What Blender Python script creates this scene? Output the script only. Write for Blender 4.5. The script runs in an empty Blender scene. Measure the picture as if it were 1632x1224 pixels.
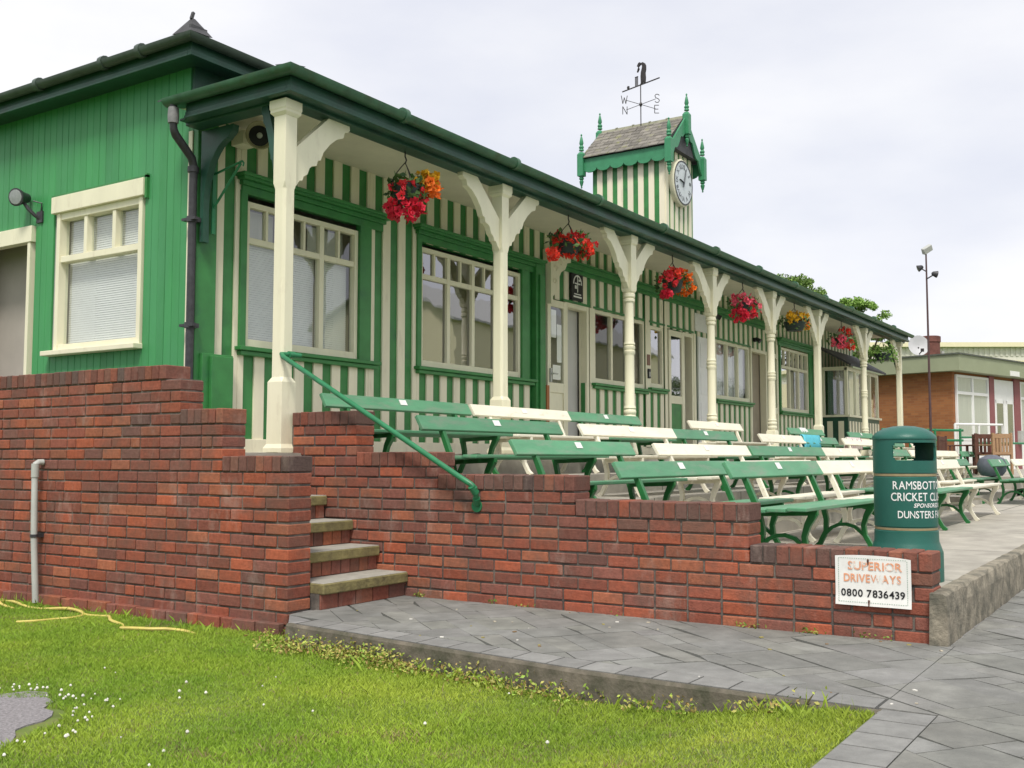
import bpy, bmesh, math, random
import numpy as np
from mathutils import Vector, Matrix, Euler
random.seed(7); rng=np.random.default_rng(7)
S=bpy.context.scene; COL=S.collection
R=math.radians; PI=math.pi
# ------------------------------------------------------------ camera
cam=bpy.data.cameras.new('camera'); camo=bpy.data.objects.new('camera',cam); COL.objects.link(camo)
cam.sensor_width=36; cam.lens=36*1660/1632; cam.clip_start=.05; cam.clip_end=2000
camo.location=(0,0,1.04); camo.rotation_euler=(R(90+4.03),0,R(33.1-90)); S.camera=camo
# ------------------------------------------------------------ sky and sun
SUN_EL=R(56); SUN_DIR=Vector((-0.80,-0.42,0)).normalized()
w=bpy.data.worlds.new('World'); S.world=w; w.use_nodes=True
nt=w.node_tree; nt.nodes.clear()
def N(t,**k):
    n=nt.nodes.new(t)
    for a,b in k.items(): setattr(n,a,b)
    return n
out=N('ShaderNodeOutputWorld'); bg=N('ShaderNodeBackground'); bg.inputs['Strength'].default_value=.096
sky=N('ShaderNodeTexSky'); sky.sky_type='NISHITA'; sky.sun_disc=False; sky.sun_elevation=SUN_EL
sky.sun_rotation=math.atan2(SUN_DIR.x,SUN_DIR.y)
tc=N('ShaderNodeTexCoord'); mp=N('ShaderNodeMapping'); mp.inputs['Scale'].default_value=(1,1,2.6); mp.inputs['Location'].default_value=(.35,.2,.1)
nz=N('ShaderNodeTexNoise'); nz.inputs['Scale'].default_value=2.3; nz.inputs['Detail'].default_value=7; nz.inputs['Roughness'].default_value=.5
nz2=N('ShaderNodeTexNoise'); nz2.inputs['Scale'].default_value=1.1; nz2.inputs['Detail'].default_value=4
cr=N('ShaderNodeValToRGB'); e=cr.color_ramp.elements
e[0].position=.34; e[0].color=(.70,.715,.79,1); e[1].position=.62; e[1].color=(.885,.88,.892,1)
m9=N('ShaderNodeMixRGB',blend_type='MULTIPLY'); m9.inputs[0].default_value=1; m9.inputs[2].default_value=(9.9,9.9,9.9,1)
cr2=N('ShaderNodeValToRGB'); cr2.color_ramp.elements[0].position=.3; cr2.color_ramp.elements[0].color=(.86,.86,.86,1); cr2.color_ramp.elements[1].position=.6; cr2.color_ramp.elements[1].color=(.97,.97,.97,1)
mx=N('ShaderNodeMixRGB')
L=nt.links.new
L(tc.outputs['Generated'],mp.inputs[0]); L(mp.outputs[0],nz.inputs[0]); L(mp.outputs[0],nz2.inputs[0])
L(nz.outputs[0],cr.inputs[0]); L(nz2.outputs[0],cr2.inputs[0]); L(cr.outputs[0],m9.inputs[1])
L(cr2.outputs[0],mx.inputs[0]); L(sky.outputs[0],mx.inputs[1]); L(m9.outputs[0],mx.inputs[2])
L(mx.outputs[0],bg.inputs[0]); L(bg.outputs[0],out.inputs[0])
sl=bpy.data.lights.new('sun','SUN'); sl.energy=2.4; sl.angle=R(14); sl.color=(1,.95,.87)
so=bpy.data.objects.new('sun',sl); COL.objects.link(so)
sd=Vector((SUN_DIR.x*math.cos(SUN_EL),SUN_DIR.y*math.cos(SUN_EL),math.sin(SUN_EL)))
so.rotation_euler=sd.to_track_quat('Z','Y').to_euler(); so.location=(-10,-6,20)
S.view_settings.view_transform='Standard'; S.view_settings.look='None'; S.view_settings.exposure=0.36; S.view_settings.gamma=1
S.render.engine='CYCLES'; S.cycles.max_bounces=6; S.cycles.transparent_max_bounces=8
# ------------------------------------------------------------ materials
MATS={}
def mat(name,col,rough=.6,var=.12,vs=6,bump=.0,bs=40,spec=.4,metal=0,attr=False,big=None,stretch=None,dirt=None,smear=None,objvar=0):
    """painted / weathered surface: base colour broken by noise; attr multiplies a per-piece colour"""
    if name in MATS: return MATS[name]
    m=bpy.data.materials.new(name); m.use_nodes=True; t=m.node_tree; n=t.nodes; l=t.links.new
    p=n['Principled BSDF']; p.inputs['Roughness'].default_value=rough; p.inputs['Specular IOR Level'].default_value=spec; p.inputs['Metallic'].default_value=metal
    g=n.new('ShaderNodeNewGeometry'); src=g.outputs['Position']
    if stretch:
        mpn=n.new('ShaderNodeMapping'); mpn.inputs['Scale'].default_value=stretch; l(src,mpn.inputs[0]); src=mpn.outputs[0]
    z=n.new('ShaderNodeTexNoise'); z.inputs['Scale'].default_value=vs; z.inputs['Detail'].default_value=6; z.inputs['Roughness'].default_value=.6; l(src,z.inputs[0])
    mr=n.new('ShaderNodeMapRange'); mr.inputs[1].default_value=.3; mr.inputs[2].default_value=.7; mr.inputs[3].default_value=1-var; mr.inputs[4].default_value=1+var; l(z.outputs[0],mr.inputs[0])
    mul=n.new('ShaderNodeMixRGB'); mul.blend_type='MULTIPLY'; mul.inputs[0].default_value=1
    if attr:
        a=n.new('ShaderNodeAttribute'); a.attribute_name='Col'; l(a.outputs['Color'],mul.inputs[1])
    else: mul.inputs[1].default_value=(*col,1)
    l(mr.outputs[0],mul.inputs[2]); c=mul.outputs[0]
    if dirt:   # dirt=(colour, scale, lo, hi): blotches
        z2=n.new('ShaderNodeTexNoise'); z2.inputs['Scale'].default_value=dirt[1]; z2.inputs['Detail'].default_value=8; z2.inputs['Roughness'].default_value=.65; l(src,z2.inputs[0])
        r2=n.new('ShaderNodeMapRange'); r2.inputs[1].default_value=dirt[2]; r2.inputs[2].default_value=dirt[3]; l(z2.outputs[0],r2.inputs[0])
        mm=n.new('ShaderNodeMixRGB'); l(r2.outputs[0],mm.inputs[0]); l(c,mm.inputs[1]); mm.inputs[2].default_value=(*dirt[0],1); c=mm.outputs[0]
    if smear:  # pale mineral bloom
        z3=n.new('ShaderNodeTexNoise'); z3.inputs['Scale'].default_value=smear[1]; z3.inputs['Detail'].default_value=9; z3.inputs['Roughness'].default_value=.7
        m3=n.new('ShaderNodeMapping'); m3.inputs['Scale'].default_value=(1,1,.45); m3.inputs['Location'].default_value=(3,7,1); l(g.outputs['Position'],m3.inputs[0]); l(m3.outputs[0],z3.inputs[0])
        r3=n.new('ShaderNodeMapRange'); r3.inputs[1].default_value=smear[2]; r3.inputs[2].default_value=smear[3]; r3.inputs[4].default_value=.7; l(z3.outputs[0],r3.inputs[0])
        mm3=n.new('ShaderNodeMixRGB'); l(r3.outputs[0],mm3.inputs[0]); l(c,mm3.inputs[1]); mm3.inputs[2].default_value=(*smear[0],1); c=mm3.outputs[0]
    if objvar:
        oi=n.new('ShaderNodeObjectInfo'); ro=n.new('ShaderNodeMapRange'); ro.inputs[3].default_value=1-objvar; ro.inputs[4].default_value=1+objvar*.5; l(oi.outputs['Random'],ro.inputs[0])
        mo_=n.new('ShaderNodeMixRGB'); mo_.blend_type='MULTIPLY'; mo_.inputs[0].default_value=1; l(c,mo_.inputs[1]); l(ro.outputs[0],mo_.inputs[2]); c=mo_.outputs[0]
    l(c,p.inputs['Base Color'])
    if bump:
        zb=n.new('ShaderNodeTexNoise'); zb.inputs['Scale'].default_value=bs; zb.inputs['Detail'].default_value=5; l(src,zb.inputs[0])
        b=n.new('ShaderNodeBump'); b.inputs['Strength'].default_value=bump; b.inputs['Distance'].default_value=.01; l(zb.outputs[0],b.inputs['Height']); l(b.outputs[0],p.inputs['Normal'])
    MATS[name]=m; return m
GREENWALL=mat('green boards',(.07,.295,.11),.5,.12,3,.1,60,attr=True,dirt=((.075,.30,.13),1.3,.45,.75),stretch=(1,1,.25))
GREEN=mat('green gloss',(.045,.22,.06),.38,.16,5,.08,50,dirt=((.03,.13,.06),4,.55,.8))
DKGREEN=mat('dark green paint',(.02,.078,.05),.4,.2,5,.08,40,dirt=((.03,.05,.04),3,.5,.8))
CREAM=mat('cream paint',(.80,.765,.57),.45,.06,4,.06,50,stretch=(1,1,.35),dirt=((.58,.52,.38),7,.58,.88))
CREAMSH=mat('cream board',(.82,.77,.585),.5,.07,4,.08,50,stretch=(1,1,.22),dirt=((.55,.49,.36),7,.57,.85))
CEIL=mat('ceiling cream',(.74,.70,.56),.6,.06,3)
BGREEN=mat('bench green paint',(.10,.295,.155),.5,.14,9,.12,70,stretch=(.25,1,1),dirt=((.20,.27,.19),13,.5,.72),objvar=.2)
BGREENIRON=mat('bench iron green',(.02,.15,.04),.35,.15,8,.1,60)
BCREAM=mat('bench cream paint',(.82,.78,.63),.5,.08,7,.1,60,stretch=(.3,1,1),dirt=((.55,.50,.38),18,.58,.8),objvar=.12)
DARKG=mat('dark grey iron',(.045,.045,.05),.45,.3,20,.1,60,dirt=((.25,.25,.24),30,.68,.75))
GUTTER=mat('gutter green',(.045,.125,.068),.42,.25,7,.05,40,dirt=((.05,.075,.03),5,.5,.75))
GUTGREY=mat('gutter dark',(.055,.08,.06),.45,.25,7,.05,40)
SLATE=mat('slate',(.07,.07,.075),.7,.3,8,.4,30)
SLATEC=mat('old slate',(.2,.18,.15),.8,.22,14,.4,40,attr=True,dirt=((.26,.27,.10),5,.55,.75))
DARKIN=mat('dark interior',(.03,.03,.032),.9,.1)
GREYIN=mat('grey interior',(.42,.41,.38),.8,.05,2)
BROWNIN=mat('door panel brown',(.32,.27,.20),.6,.1,3)
WOODOR=mat('orange timber edge',(.35,.13,.04),.6,.2,10,stretch=(1,1,.1))
BLIND=mat('blind slats',(.80,.79,.76),.6,.04)
CURT=mat('curtain',(.70,.68,.62),.8,.08,6,stretch=(4,4,.2))
BRICK=mat('brick',(.3,.1,.06),.85,.20,38,.5,90,attr=True,spec=.2,dirt=((.13,.088,.07),3.5,.46,.80),smear=((.40,.31,.26),3.6,.56,.80))
MORTAR=mat('mortar',(.18,.155,.13),.95,.3,30,.5,80,dirt=((.075,.068,.062),4,.42,.62))
CONC=mat('concrete',(.40,.375,.32),.9,.16,4,.35,70,dirt=((.27,.25,.215),2.3,.45,.75))
KERBC=mat('kerb concrete',(.31,.275,.21),.95,.3,14,.8,50,dirt=((.115,.11,.085),6,.40,.64))
TREAD=mat('mossy concrete',(.23,.20,.085),.95,.25,12,.6,50,dirt=((.13,.11,.055),9,.45,.7))
TREADTOP=mat('step top',(.36,.345,.30),.95,.16,12,.5,60)
WHITE=mat('white paint',(.82,.82,.80),.4,.03)
WHITEPL=mat('white plate',(.80,.80,.76),.45,.06,14,dirt=((.55,.56,.50),9,.6,.85))
BLACK=mat('black',(.012,.012,.014),.5,.1)
BINM=mat('bin plastic',(.018,.115,.088),.42,.08,6,.12,120)
BINBAND=mat('bin band',(.30,.24,.13),.5,.15,20)
ORANGE=mat('faded orange lettering',(.75,.35,.2),.6,.1,20,dirt=((.80,.78,.72),16,.52,.62))
GREYP=mat('grey plastic',(.45,.46,.43),.45,.08,8)
HOSE=mat('yellow hose',(.62,.52,.14),.5,.15,20)
IRON=mat('dark iron',(.035,.03,.03),.5,.2)
RAILG=mat('rail green',(.028,.20,.085),.35,.15,9,.06,60,dirt=((.015,.09,.04),10,.55,.75))
SKYBLUE=mat('blue towel',(.13,.55,.68),.95,.1,20,.5,200)
LEAF=mat('leaf',(.07,.15,.03),.6,.2,20,attr=True)
PETAL=mat('petal',(.7,.03,.05),.6,.15,30,attr=True)
BARK=mat('bark',(.10,.075,.05),.95,.3,20,.8,30)
LOR=mat('brick orange',(.34,.12,.035),.9,.18,12,.3,50)
CREAMSHEET=mat('cream cladding',(.80,.74,.50),.6,.03,2)
TEAK=mat('weathered teak',(.36,.22,.12),.7,.2,14,.2,40,stretch=(1,1,4))
TEAKD=mat('dark stained wood',(.11,.045,.03),.6,.2,14,.2,40)
MAROON=mat('maroon paint',(.26,.09,.095),.6,.1)
FASC=mat('fascia olive',(.30,.33,.21),.6,.06,2)
def glassmat(name,tint=(1,1,1),k=2.2,b0=.08):
    m=bpy.data.materials.new(name); m.use_nodes=True; t=m.node_tree; n=t.nodes; l=t.links.new; n.clear()
    o=n.new('ShaderNodeOutputMaterial'); tr=n.new('ShaderNodeBsdfTransparent'); tr.inputs[0].default_value=(*tint,1)
    gl=n.new('ShaderNodeBsdfGlossy'); gl.inputs['Roughness'].default_value=.015; gl.inputs[0].default_value=(.95,.95,.97,1)
    fr=n.new('ShaderNodeFresnel'); fr.inputs[0].default_value=1.6
    ma=n.new('ShaderNodeMath'); ma.operation='MULTIPLY_ADD'; ma.inputs[1].default_value=k; ma.inputs[2].default_value=b0; ma.use_clamp=True
    # slight waviness of old panes
    g=n.new('ShaderNodeNewGeometry'); z=n.new('ShaderNodeTexNoise'); z.inputs['Scale'].default_value=2.5; b=n.new('ShaderNodeBump'); b.inputs['Strength'].default_value=.06; b.inputs['Distance'].default_value=.02
    l(g.outputs['Position'],z.inputs[0]); l(z.outputs[0],b.inputs['Height']); l(b.outputs[0],gl.inputs['Normal'])
    mx=n.new('ShaderNodeMixShader'); l(fr.outputs[0],ma.inputs[0]); iv=n.new('ShaderNodeMath'); iv.operation='SUBTRACT'; iv.inputs[0].default_value=1; l(g.outputs['Backfacing'],iv.inputs[1]); mu=n.new('ShaderNodeMath'); mu.operation='MULTIPLY'; l(ma.outputs[0],mu.inputs[0]); l(iv.outputs[0],mu.inputs[1]); l(mu.outputs[0],mx.inputs[0]); l(tr.outputs[0],mx.inputs[1]); l(gl.outputs[0],mx.inputs[2]); l(mx.outputs[0],o.inputs[0])
    MATS[name]=m; return m
GLASS=glassmat('window glass',(.95,.97,.96),1.1,.06); GLASSD=glassmat('dark window glass',(.6,.62,.62),2.8,.12)
# ------------------------------------------------------------ mesh builder
ORG={}   # world origin of every thing
class MB:
    def __init__(s): s.v=[]; s.f=[]; s.c=[]; s.sm=[]
    def add(s,vs,fs,col=None,smooth=False):
        o=len(s.v); s.v+= [tuple(p) for p in vs]
        for f in fs: s.f.append(tuple(i+o for i in f)); s.c.append(col); s.sm.append(smooth)
    def box(s,a,b,col=None,rot=None,ch=0):
        x0,y0,z0=[min(p,q) for p,q in zip(a,b)]; x1,y1,z1=[max(p,q) for p,q in zip(a,b)]
        if ch<=0:
            vs=[(x0,y0,z0),(x1,y0,z0),(x1,y1,z0),(x0,y1,z0),(x0,y0,z1),(x1,y0,z1),(x1,y1,z1),(x0,y1,z1)]
            fs=[(0,3,2,1),(4,5,6,7),(0,1,5,4),(1,2,6,5),(2,3,7,6),(3,0,4,7)]
        else:
            vs=[];fs=[];ix={}
            X=(x0,x1);Y=(y0,y1);Z=(z0,z1)
            for i in(0,1):
                for j in(0,1):
                    for k in(0,1):
                        sx,sy,sz=(1-2*i)*ch,(1-2*j)*ch,(1-2*k)*ch
                        ix[i,j,k,0]=len(vs); vs.append((X[i],Y[j]+sy,Z[k]+sz))
                        ix[i,j,k,1]=len(vs); vs.append((X[i]+sx,Y[j],Z[k]+sz))
                        ix[i,j,k,2]=len(vs); vs.append((X[i]+sx,Y[j]+sy,Z[k]))
            q=[(0,0),(1,0),(1,1),(0,1)]
            for i in(0,1):
                fs.append(tuple(ix[i,a,b,0] for a,b in q)); fs.append(tuple(ix[a,i,b,1] for a,b in q)); fs.append(tuple(ix[a,b,i,2] for a,b in q))
            for i in(0,1):
                for j in(0,1):
                    fs.append((ix[i,j,0,0],ix[i,j,1,0],ix[i,j,1,1],ix[i,j,0,1]))
                    fs.append((ix[i,0,j,0],ix[i,1,j,0],ix[i,1,j,2],ix[i,0,j,2]))
                    fs.append((ix[0,i,j,1],ix[1,i,j,1],ix[1,i,j,2],ix[0,i,j,2]))
                    for k in(0,1): fs.append((ix[i,j,k,0],ix[i,j,k,1],ix[i,j,k,2]))
        if rot is not None:
            c=Vector(((x0+x1)/2,(y0+y1)/2,(z0+z1)/2)); vs=[rot@(Vector(p)-c)+c for p in vs]
        s.add(vs,fs,col)
    def prism(s,poly,axis,a,b,col=None,smooth=False):
        """poly 2D in the plane normal to axis: x->(y,z) y->(x,z) z->(x,y)"""
        def P(p,t): return {'x':(t,p[0],p[1]),'y':(p[0],t,p[1]),'z':(p[0],p[1],t)}[axis]
        n=len(poly); vs=[P(p,a) for p in poly]+[P(p,b) for p in poly]
        fs=[tuple(range(n))[::-1],tuple(range(n,2*n))]+[(i,(i+1)%n,n+(i+1)%n,n+i) for i in range(n)]
        s.add(vs,fs,col,smooth)
    def loft(s,rings,caps=True,col=None,smooth=False):
        n=len(rings[0]); vs=[p for r in rings for p in r]; fs=[]
        for k in range(len(rings)-1):
            for i in range(n): fs.append((k*n+i,k*n+(i+1)%n,(k+1)*n+(i+1)%n,(k+1)*n+i))
        if caps: fs+=[tuple(range(n))[::-1],tuple(range((len(rings)-1)*n,len(rings)*n))]
        s.add(vs,fs,col,smooth)
    def lathe(s,prof,c=(0,0,0),n=16,col=None,axis='z',caps=True):
        rings=[]
        for r,h in prof:
            ring=[]
            for i in range(n):
                a=2*PI*i/n; u,v=r*math.cos(a),r*math.sin(a)
                ring.append({'z':(c[0]+u,c[1]+v,c[2]+h),'y':(c[0]+u,c[1]+h,c[2]+v),'x':(c[0]+h,c[1]+u,c[2]+v)}[axis])
            rings.append(ring)
        s.loft(rings,caps,col,True)
    def tube(s,pts,r,n=8,col=None,caps=True):
        pts=[Vector(p) for p in pts]; rings=[]; up=Vector((0,0,1))
        rs=r if isinstance(r,(list,tuple)) else [r]*len(pts)
        prev=None
        for i,p in enumerate(pts):
            d=((pts[i+1]-p) if i<len(pts)-1 else (p-pts[i-1])).normalized()
            if 0<i<len(pts)-1: d=((pts[i+1]-p).normalized()+(p-pts[i-1]).normalized()).normalized()
            if prev is None:
                u=d.orthogonal().normalized()
            else: u=(prev-d*prev.dot(d)).normalized()
            prev=u; v=d.cross(u)
            rings.append([p+(u*math.cos(2*PI*k/n)+v*math.sin(2*PI*k/n))*rs[i] for k in range(n)])
        s.loft(rings,caps,col,True)
    def bar(s,p,q,wd,ht,col=None):
        p,q=Vector(p),Vector(q); d=(q-p).normalized(); u=d.cross(Vector((0,0,1)))
        if u.length<1e-4: u=Vector((1,0,0))
        u.normalize(); v=u.cross(d)
        s.loft([[c+u*a*wd/2+v*b*ht/2 for a,b in((-1,-1),(1,-1),(1,1),(-1,1))] for c in(p,q)],True,col)
    def ribbon(s,pts,wd,axis,a,b,col=None):
        """stroke a 2D polyline to width wd, extruded along axis"""
        P=[Vector(p) for p in pts]; L_=[];R_=[]
        for i,p in enumerate(P):
            d=(P[min(i+1,len(P)-1)]-P[max(i-1,0)]).normalized(); nrm=Vector((-d.y,d.x))
            ww=wd[i] if isinstance(wd,(list,tuple)) else wd
            L_.append(p+nrm*ww/2); R_.append(p-nrm*ww/2)
        def Q(p,t): return {'x':(t,p[0],p[1]),'y':(p[0],t,p[1]),'z':(p[0],p[1],t)}[axis]
        s.loft([[Q(l_,a),Q(r_,a),Q(r_,b),Q(l_,b)] for l_,r_ in zip(L_,R_)],True,col)
    def build(s,name,m,parent=None,label=None,cat=None,group=None,kind=None,bevel=0,org=None):
        if parent is not None: o0=ORG[parent.name]
        elif org is not None: o0=Vector(org)
        else:
            A=np.array(s.v); lo=A.min(0); hi=A.max(0); o0=Vector(((lo[0]+hi[0])/2,(lo[1]+hi[1])/2,lo[2]))
        me=bpy.data.meshes.new(name); me.from_pydata([(p[0]-o0.x,p[1]-o0.y,p[2]-o0.z) for p in s.v],[],s.f)
        bm=bmesh.new(); bm.from_mesh(me); bmesh.ops.recalc_face_normals(bm,faces=bm.faces); bm.to_mesh(me); bm.free()
        if any(c is not None for c in s.c):
            at=me.color_attributes.new('Col','FLOAT_COLOR','CORNER'); arr=[]
            for p in me.polygons:
                c=s.c[p.index] or (.5,.5,.5); arr+=[c[0],c[1],c[2],1]*p.loop_total
            at.data.foreach_set('color',arr)
        if any(s.sm):
            me.polygons.foreach_set('use_smooth',[True]*len(me.polygons)); me.set_sharp_from_angle(angle=R(38))
        me.materials.append(m); o=bpy.data.objects.new(name,me); COL.objects.link(o)
        if parent is not None: o.parent=parent
        else: o.location=o0
        ORG[o.name]=o0
        if bevel:
            b=o.modifiers.new('bevel','BEVEL'); b.width=bevel; b.segments=2; b.limit_method='ANGLE'; b.angle_limit=R(40)
        tag(o,label,cat,group,kind); return o
def tag(o,label=None,cat=None,group=None,kind=None):
    if label: o['label']=label
    if cat: o['category']=cat
    if group: o['group']=group
    if kind: o['kind']=kind
    return o
def thing(name,loc,label,cat,group=None):
    o=bpy.data.objects.new(name,None); COL.objects.link(o); o.location=loc; o.empty_display_size=.1
    ORG[o.name]=Vector(loc); return tag(o,label,cat,group)
def text_mesh(txt,size,mb,place,ext=0,col=None,spacing=1.0,bold=0.0,xs=1.0):
    """append flat lettering to mb, set letter by letter; place(x,y)->3D"""
    x=0.0; gap=size*.075*spacing
    for chx in txt:
        if chx==' ': x+=size*.30; continue
        c=bpy.data.curves.new('t','FONT'); c.body=chx; c.size=size; c.offset=0 if chx in 'MNW' else bold; c.resolution_u=3
        o=bpy.data.objects.new('t',c); COL.objects.link(o); dg=bpy.context.evaluated_depsgraph_get(); dg.update()
        me=bpy.data.meshes.new_from_object(o.evaluated_get(dg)); xs_=[v.co.x for v in me.vertices]; x0=min(xs_); x1=max(xs_)
        mb.add([place((v.co.x-x0+x)*xs,v.co.y) for v in me.vertices],[tuple(p.vertices) for p in me.polygons],col); x+=x1-x0+gap
        bpy.data.objects.remove(o); bpy.data.curves.remove(c); bpy.data.meshes.remove(me)
    return x
def oct_ring(cx,cy,z,h,ch):
    return [(cx+a,cy+b,z) for a,b in((-h+ch,-h),(h-ch,-h),(h,-h+ch),(h,h-ch),(h-ch,h),(-h+ch,h),(-h,h-ch),(-h,-h+ch))]
# ============================================================ GROUND
def path_mat(rot,scale):
    name='stamped paving'
    m=bpy.data.materials.new(name); m.use_nodes=True; t=m.node_tree; n=t.nodes; l=t.links.new
    p=n['Principled BSDF']; p.inputs['Roughness'].default_value=.72; p.inputs['Specular IOR Level'].default_value=.35
    g=n.new('ShaderNodeNewGeometry'); mpn=n.new('ShaderNodeMapping'); mpn.inputs['Rotation'].default_value=(0,0,R(rot)); l(g.outputs['Position'],mpn.inputs[0])
    zd=n.new('ShaderNodeTexNoise'); zd.inputs['Scale'].default_value=2.2; zd.inputs['Detail'].default_value=5; l(mpn.outputs[0],zd.inputs[0])
    ad=n.new('ShaderNodeMixRGB'); ad.blend_type='LINEAR_LIGHT'; ad.inputs[0].default_value=.07; l(mpn.outputs[0],ad.inputs[1]); l(zd.outputs['Color'],ad.inputs[2])
    vo=n.new('ShaderNodeTexBrick'); vo.offset=.42; vo.offset_frequency=2; vo.squash=.62; vo.squash_frequency=3
    for q,v in (('Scale',1),('Brick Width',.40),('Row Height',.20),('Mortar Size',.0065),('Mortar Smooth',.6)): vo.inputs[q].default_value=v
    vo.inputs['Color1'].default_value=(1,1,1,1); vo.inputs['Color2'].default_value=(.6,.61,.62,1); vo.inputs['Mortar'].default_value=(.85,.85,.85,1)
    l(ad.outputs[0],vo.inputs[0])
    mr=n.new('ShaderNodeMath'); mr.operation='SUBTRACT'; mr.inputs[0].default_value=1; l(vo.outputs['Fac'],mr.inputs[1])
    zc=n.new('ShaderNodeTexNoise'); zc.inputs['Scale'].default_value=1.6; zc.inputs['Detail'].default_value=8; zc.inputs['Roughness'].default_value=.62; l(g.outputs['Position'],zc.inputs[0])
    cr=n.new('ShaderNodeValToRGB'); cr.color_ramp.elements[0].position=.32; cr.color_ramp.elements[0].color=(.18,.178,.165,1); cr.color_ramp.elements[1].position=.72; cr.color_ramp.elements[1].color=(.30,.296,.275,1); l(zc.outputs[0],cr.inputs[0])
    wn=n.new('ShaderNodeMixRGB'); wn.blend_type='MULTIPLY'; wn.inputs[0].default_value=.5; l(cr.outputs[0],wn.inputs[1]); l(vo.outputs['Color'],wn.inputs[2])
    hs=n.new('ShaderNodeHueSaturation'); hs.inputs['Saturation'].default_value=.45; hs.inputs['Value'].default_value=1.08; l(wn.outputs[0],hs.inputs['Color'])
    mx=n.new('ShaderNodeMixRGB'); l(mr.outputs[0],mx.inputs[0]); mx.inputs[1].default_value=(.085,.088,.082,1); l(hs.outputs[0],mx.inputs[2])
    # pale lichen specks
    zs=n.new('ShaderNodeTexNoise'); zs.inputs['Scale'].default_value=55; zs.inputs['Detail'].default_value=2; l(g.outputs['Position'],zs.inputs[0])
    ms=n.new('ShaderNodeMapRange'); ms.inputs[1].default_value=.72; ms.inputs[2].default_value=.76; l(zs.outputs[0],ms.inputs[0])
    m2=n.new('ShaderNodeMixRGB'); l(ms.outputs[0],m2.inputs[0]); l(mx.outputs[0],m2.inputs[1]); m2.inputs[2].default_value=(.42,.42,.40,1)
    l(m2.outputs[0],p.inputs['Base Color'])
    zb=n.new('ShaderNodeTexNoise'); zb.inputs['Scale'].default_value=11; zb.inputs['Detail'].default_value=6; l(g.outputs['Position'],zb.inputs[0])
    am=n.new('ShaderNodeMath'); am.operation='MULTIPLY_ADD'; am.inputs[1].default_value=1.2; l(mr.outputs[0],am.inputs[0]); l(zb.outputs[0],am.inputs[2])
    b=n.new('ShaderNodeBump'); b.inputs['Strength'].default_value=.55; b.inputs['Distance'].default_value=.012; l(am.outputs[0],b.inputs['Height']); l(b.outputs[0],p.inputs['Normal'])
    return m
PATHM=path_mat(38,1)
EDGEY=1.12
def lawn_z(x,y):
    s=np.clip((y-EDGEY)/1.1,0,1); s=s*s*(3-2*s)
    return -.012-.125*s
def path_edge_x(y): # kerb between lawn and path
    return np.interp(y,[1.12,2.6,4.8],[4.49,4.53,4.79])
# the ground: one sheet to the horizon
g=MB(); g.add([(-900,-900,-.30),(900,-900,-.30),(900,900,-.30),(-900,900,-.30)],[(0,1,2,3)])
FIELD=mat('field grass',(.07,.15,.025),.9,.25,.8,.4,30)
g.build('ground',FIELD,kind='structure',org=(0,0,-.30))
# path
p=MB()
ys=np.linspace(1.12,4.8,12); poly=[(float(path_edge_x(y)),float(y)) for y in ys]+[(5.06,5.06),(5.3,5.1),(6.3,5.1),(6.3,1.17),(40,1.17),(40,-9),(-12,-9),(-12,1.0)]
p.prism(poly,'z',-.25,0)
p.build('path',PATHM,kind='structure',org=(0,0,0))
# border blocks pressed along the edges of the path
PB=mat('paving border',(.2,.205,.2),.75,.18,9,.5,40,attr=True)
k=MB(); k.loft([[(float(path_edge_x(q))+.006,q,.0005),(float(path_edge_x(q))+.21,q,.0005),(float(path_edge_x(q))+.21,q,.0025),(float(path_edge_x(q))+.006,q,.0025)] for q in np.linspace(1.125,4.75,8)],True,(.06,.06,.055)); k.box((-2,.9,.0005),(4.49,1.1,.0025),(.06,.06,.055))
def bc(): 
    s=random.uniform(.2,.26); return (s,s*.995,s*.94)
y=1.14
while y<4.7:
    d=random.uniform(.19,.24); y1=min(y+d,4.78)
    a,b=float(path_edge_x(y+.004)),float(path_edge_x(y1-.006))
    wq=.2
    vs=[(a+.012,y+.004,.001),(b+.012,y1-.006,.001),(b+wq,y1-.006,.001),(a+wq,y+.004,.001)]
    top=[(q[0],q[1],.006) for q in vs]; k.loft([vs,top],True,bc()); y=y1
x=4.5
while x>-2:
    d=random.uniform(.19,.24)
    k.box((x-d+.006,.90,.001),(x-.006,1.11-.004*(4.5-x),.006),bc()); x-=d
k.build('path_border',PB,kind='structure',org=(4.5,1.12,0))
# stamped slabs: random rectangles with wobbling edges, set a few millimetres proud of their joints
SLABM=mat('stamped slab',(.25,.25,.235),.88,.2,5,.7,30,attr=True,spec=.22,dirt=((.15,.152,.14),2.2,.45,.72),smear=((.36,.355,.33),9,.62,.8))
def clip(poly,lines):
    for a,b,c_ in lines:
        out=[]
        for i in range(len(poly)):
            p_,q_=poly[i],poly[(i+1)%len(poly)]; dp=a*p_[0]+b*p_[1]-c_; dq=a*q_[0]+b*q_[1]-c_
            if dp<=0: out.append(p_)
            if dp*dq<0: t=dp/(dp-dq); out.append((p_[0]+(q_[0]-p_[0])*t,p_[1]+(q_[1]-p_[1])*t))
        poly=out
        if len(poly)<3: return []
    return poly
rs=random.Random(21); U=.155; used=set(); sl_=MB(); ca,sa=math.cos(R(52)),math.sin(R(52)); jit={}
def gp(i,j):
    if (i,j) not in jit: jit[i,j]=(rs.uniform(-.022,.022),rs.uniform(-.022,.022))
    u,v=i*U+jit[i,j][0],j*U+jit[i,j][1]; return (5+u*ca-v*sa,1+u*sa+v*ca)
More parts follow.
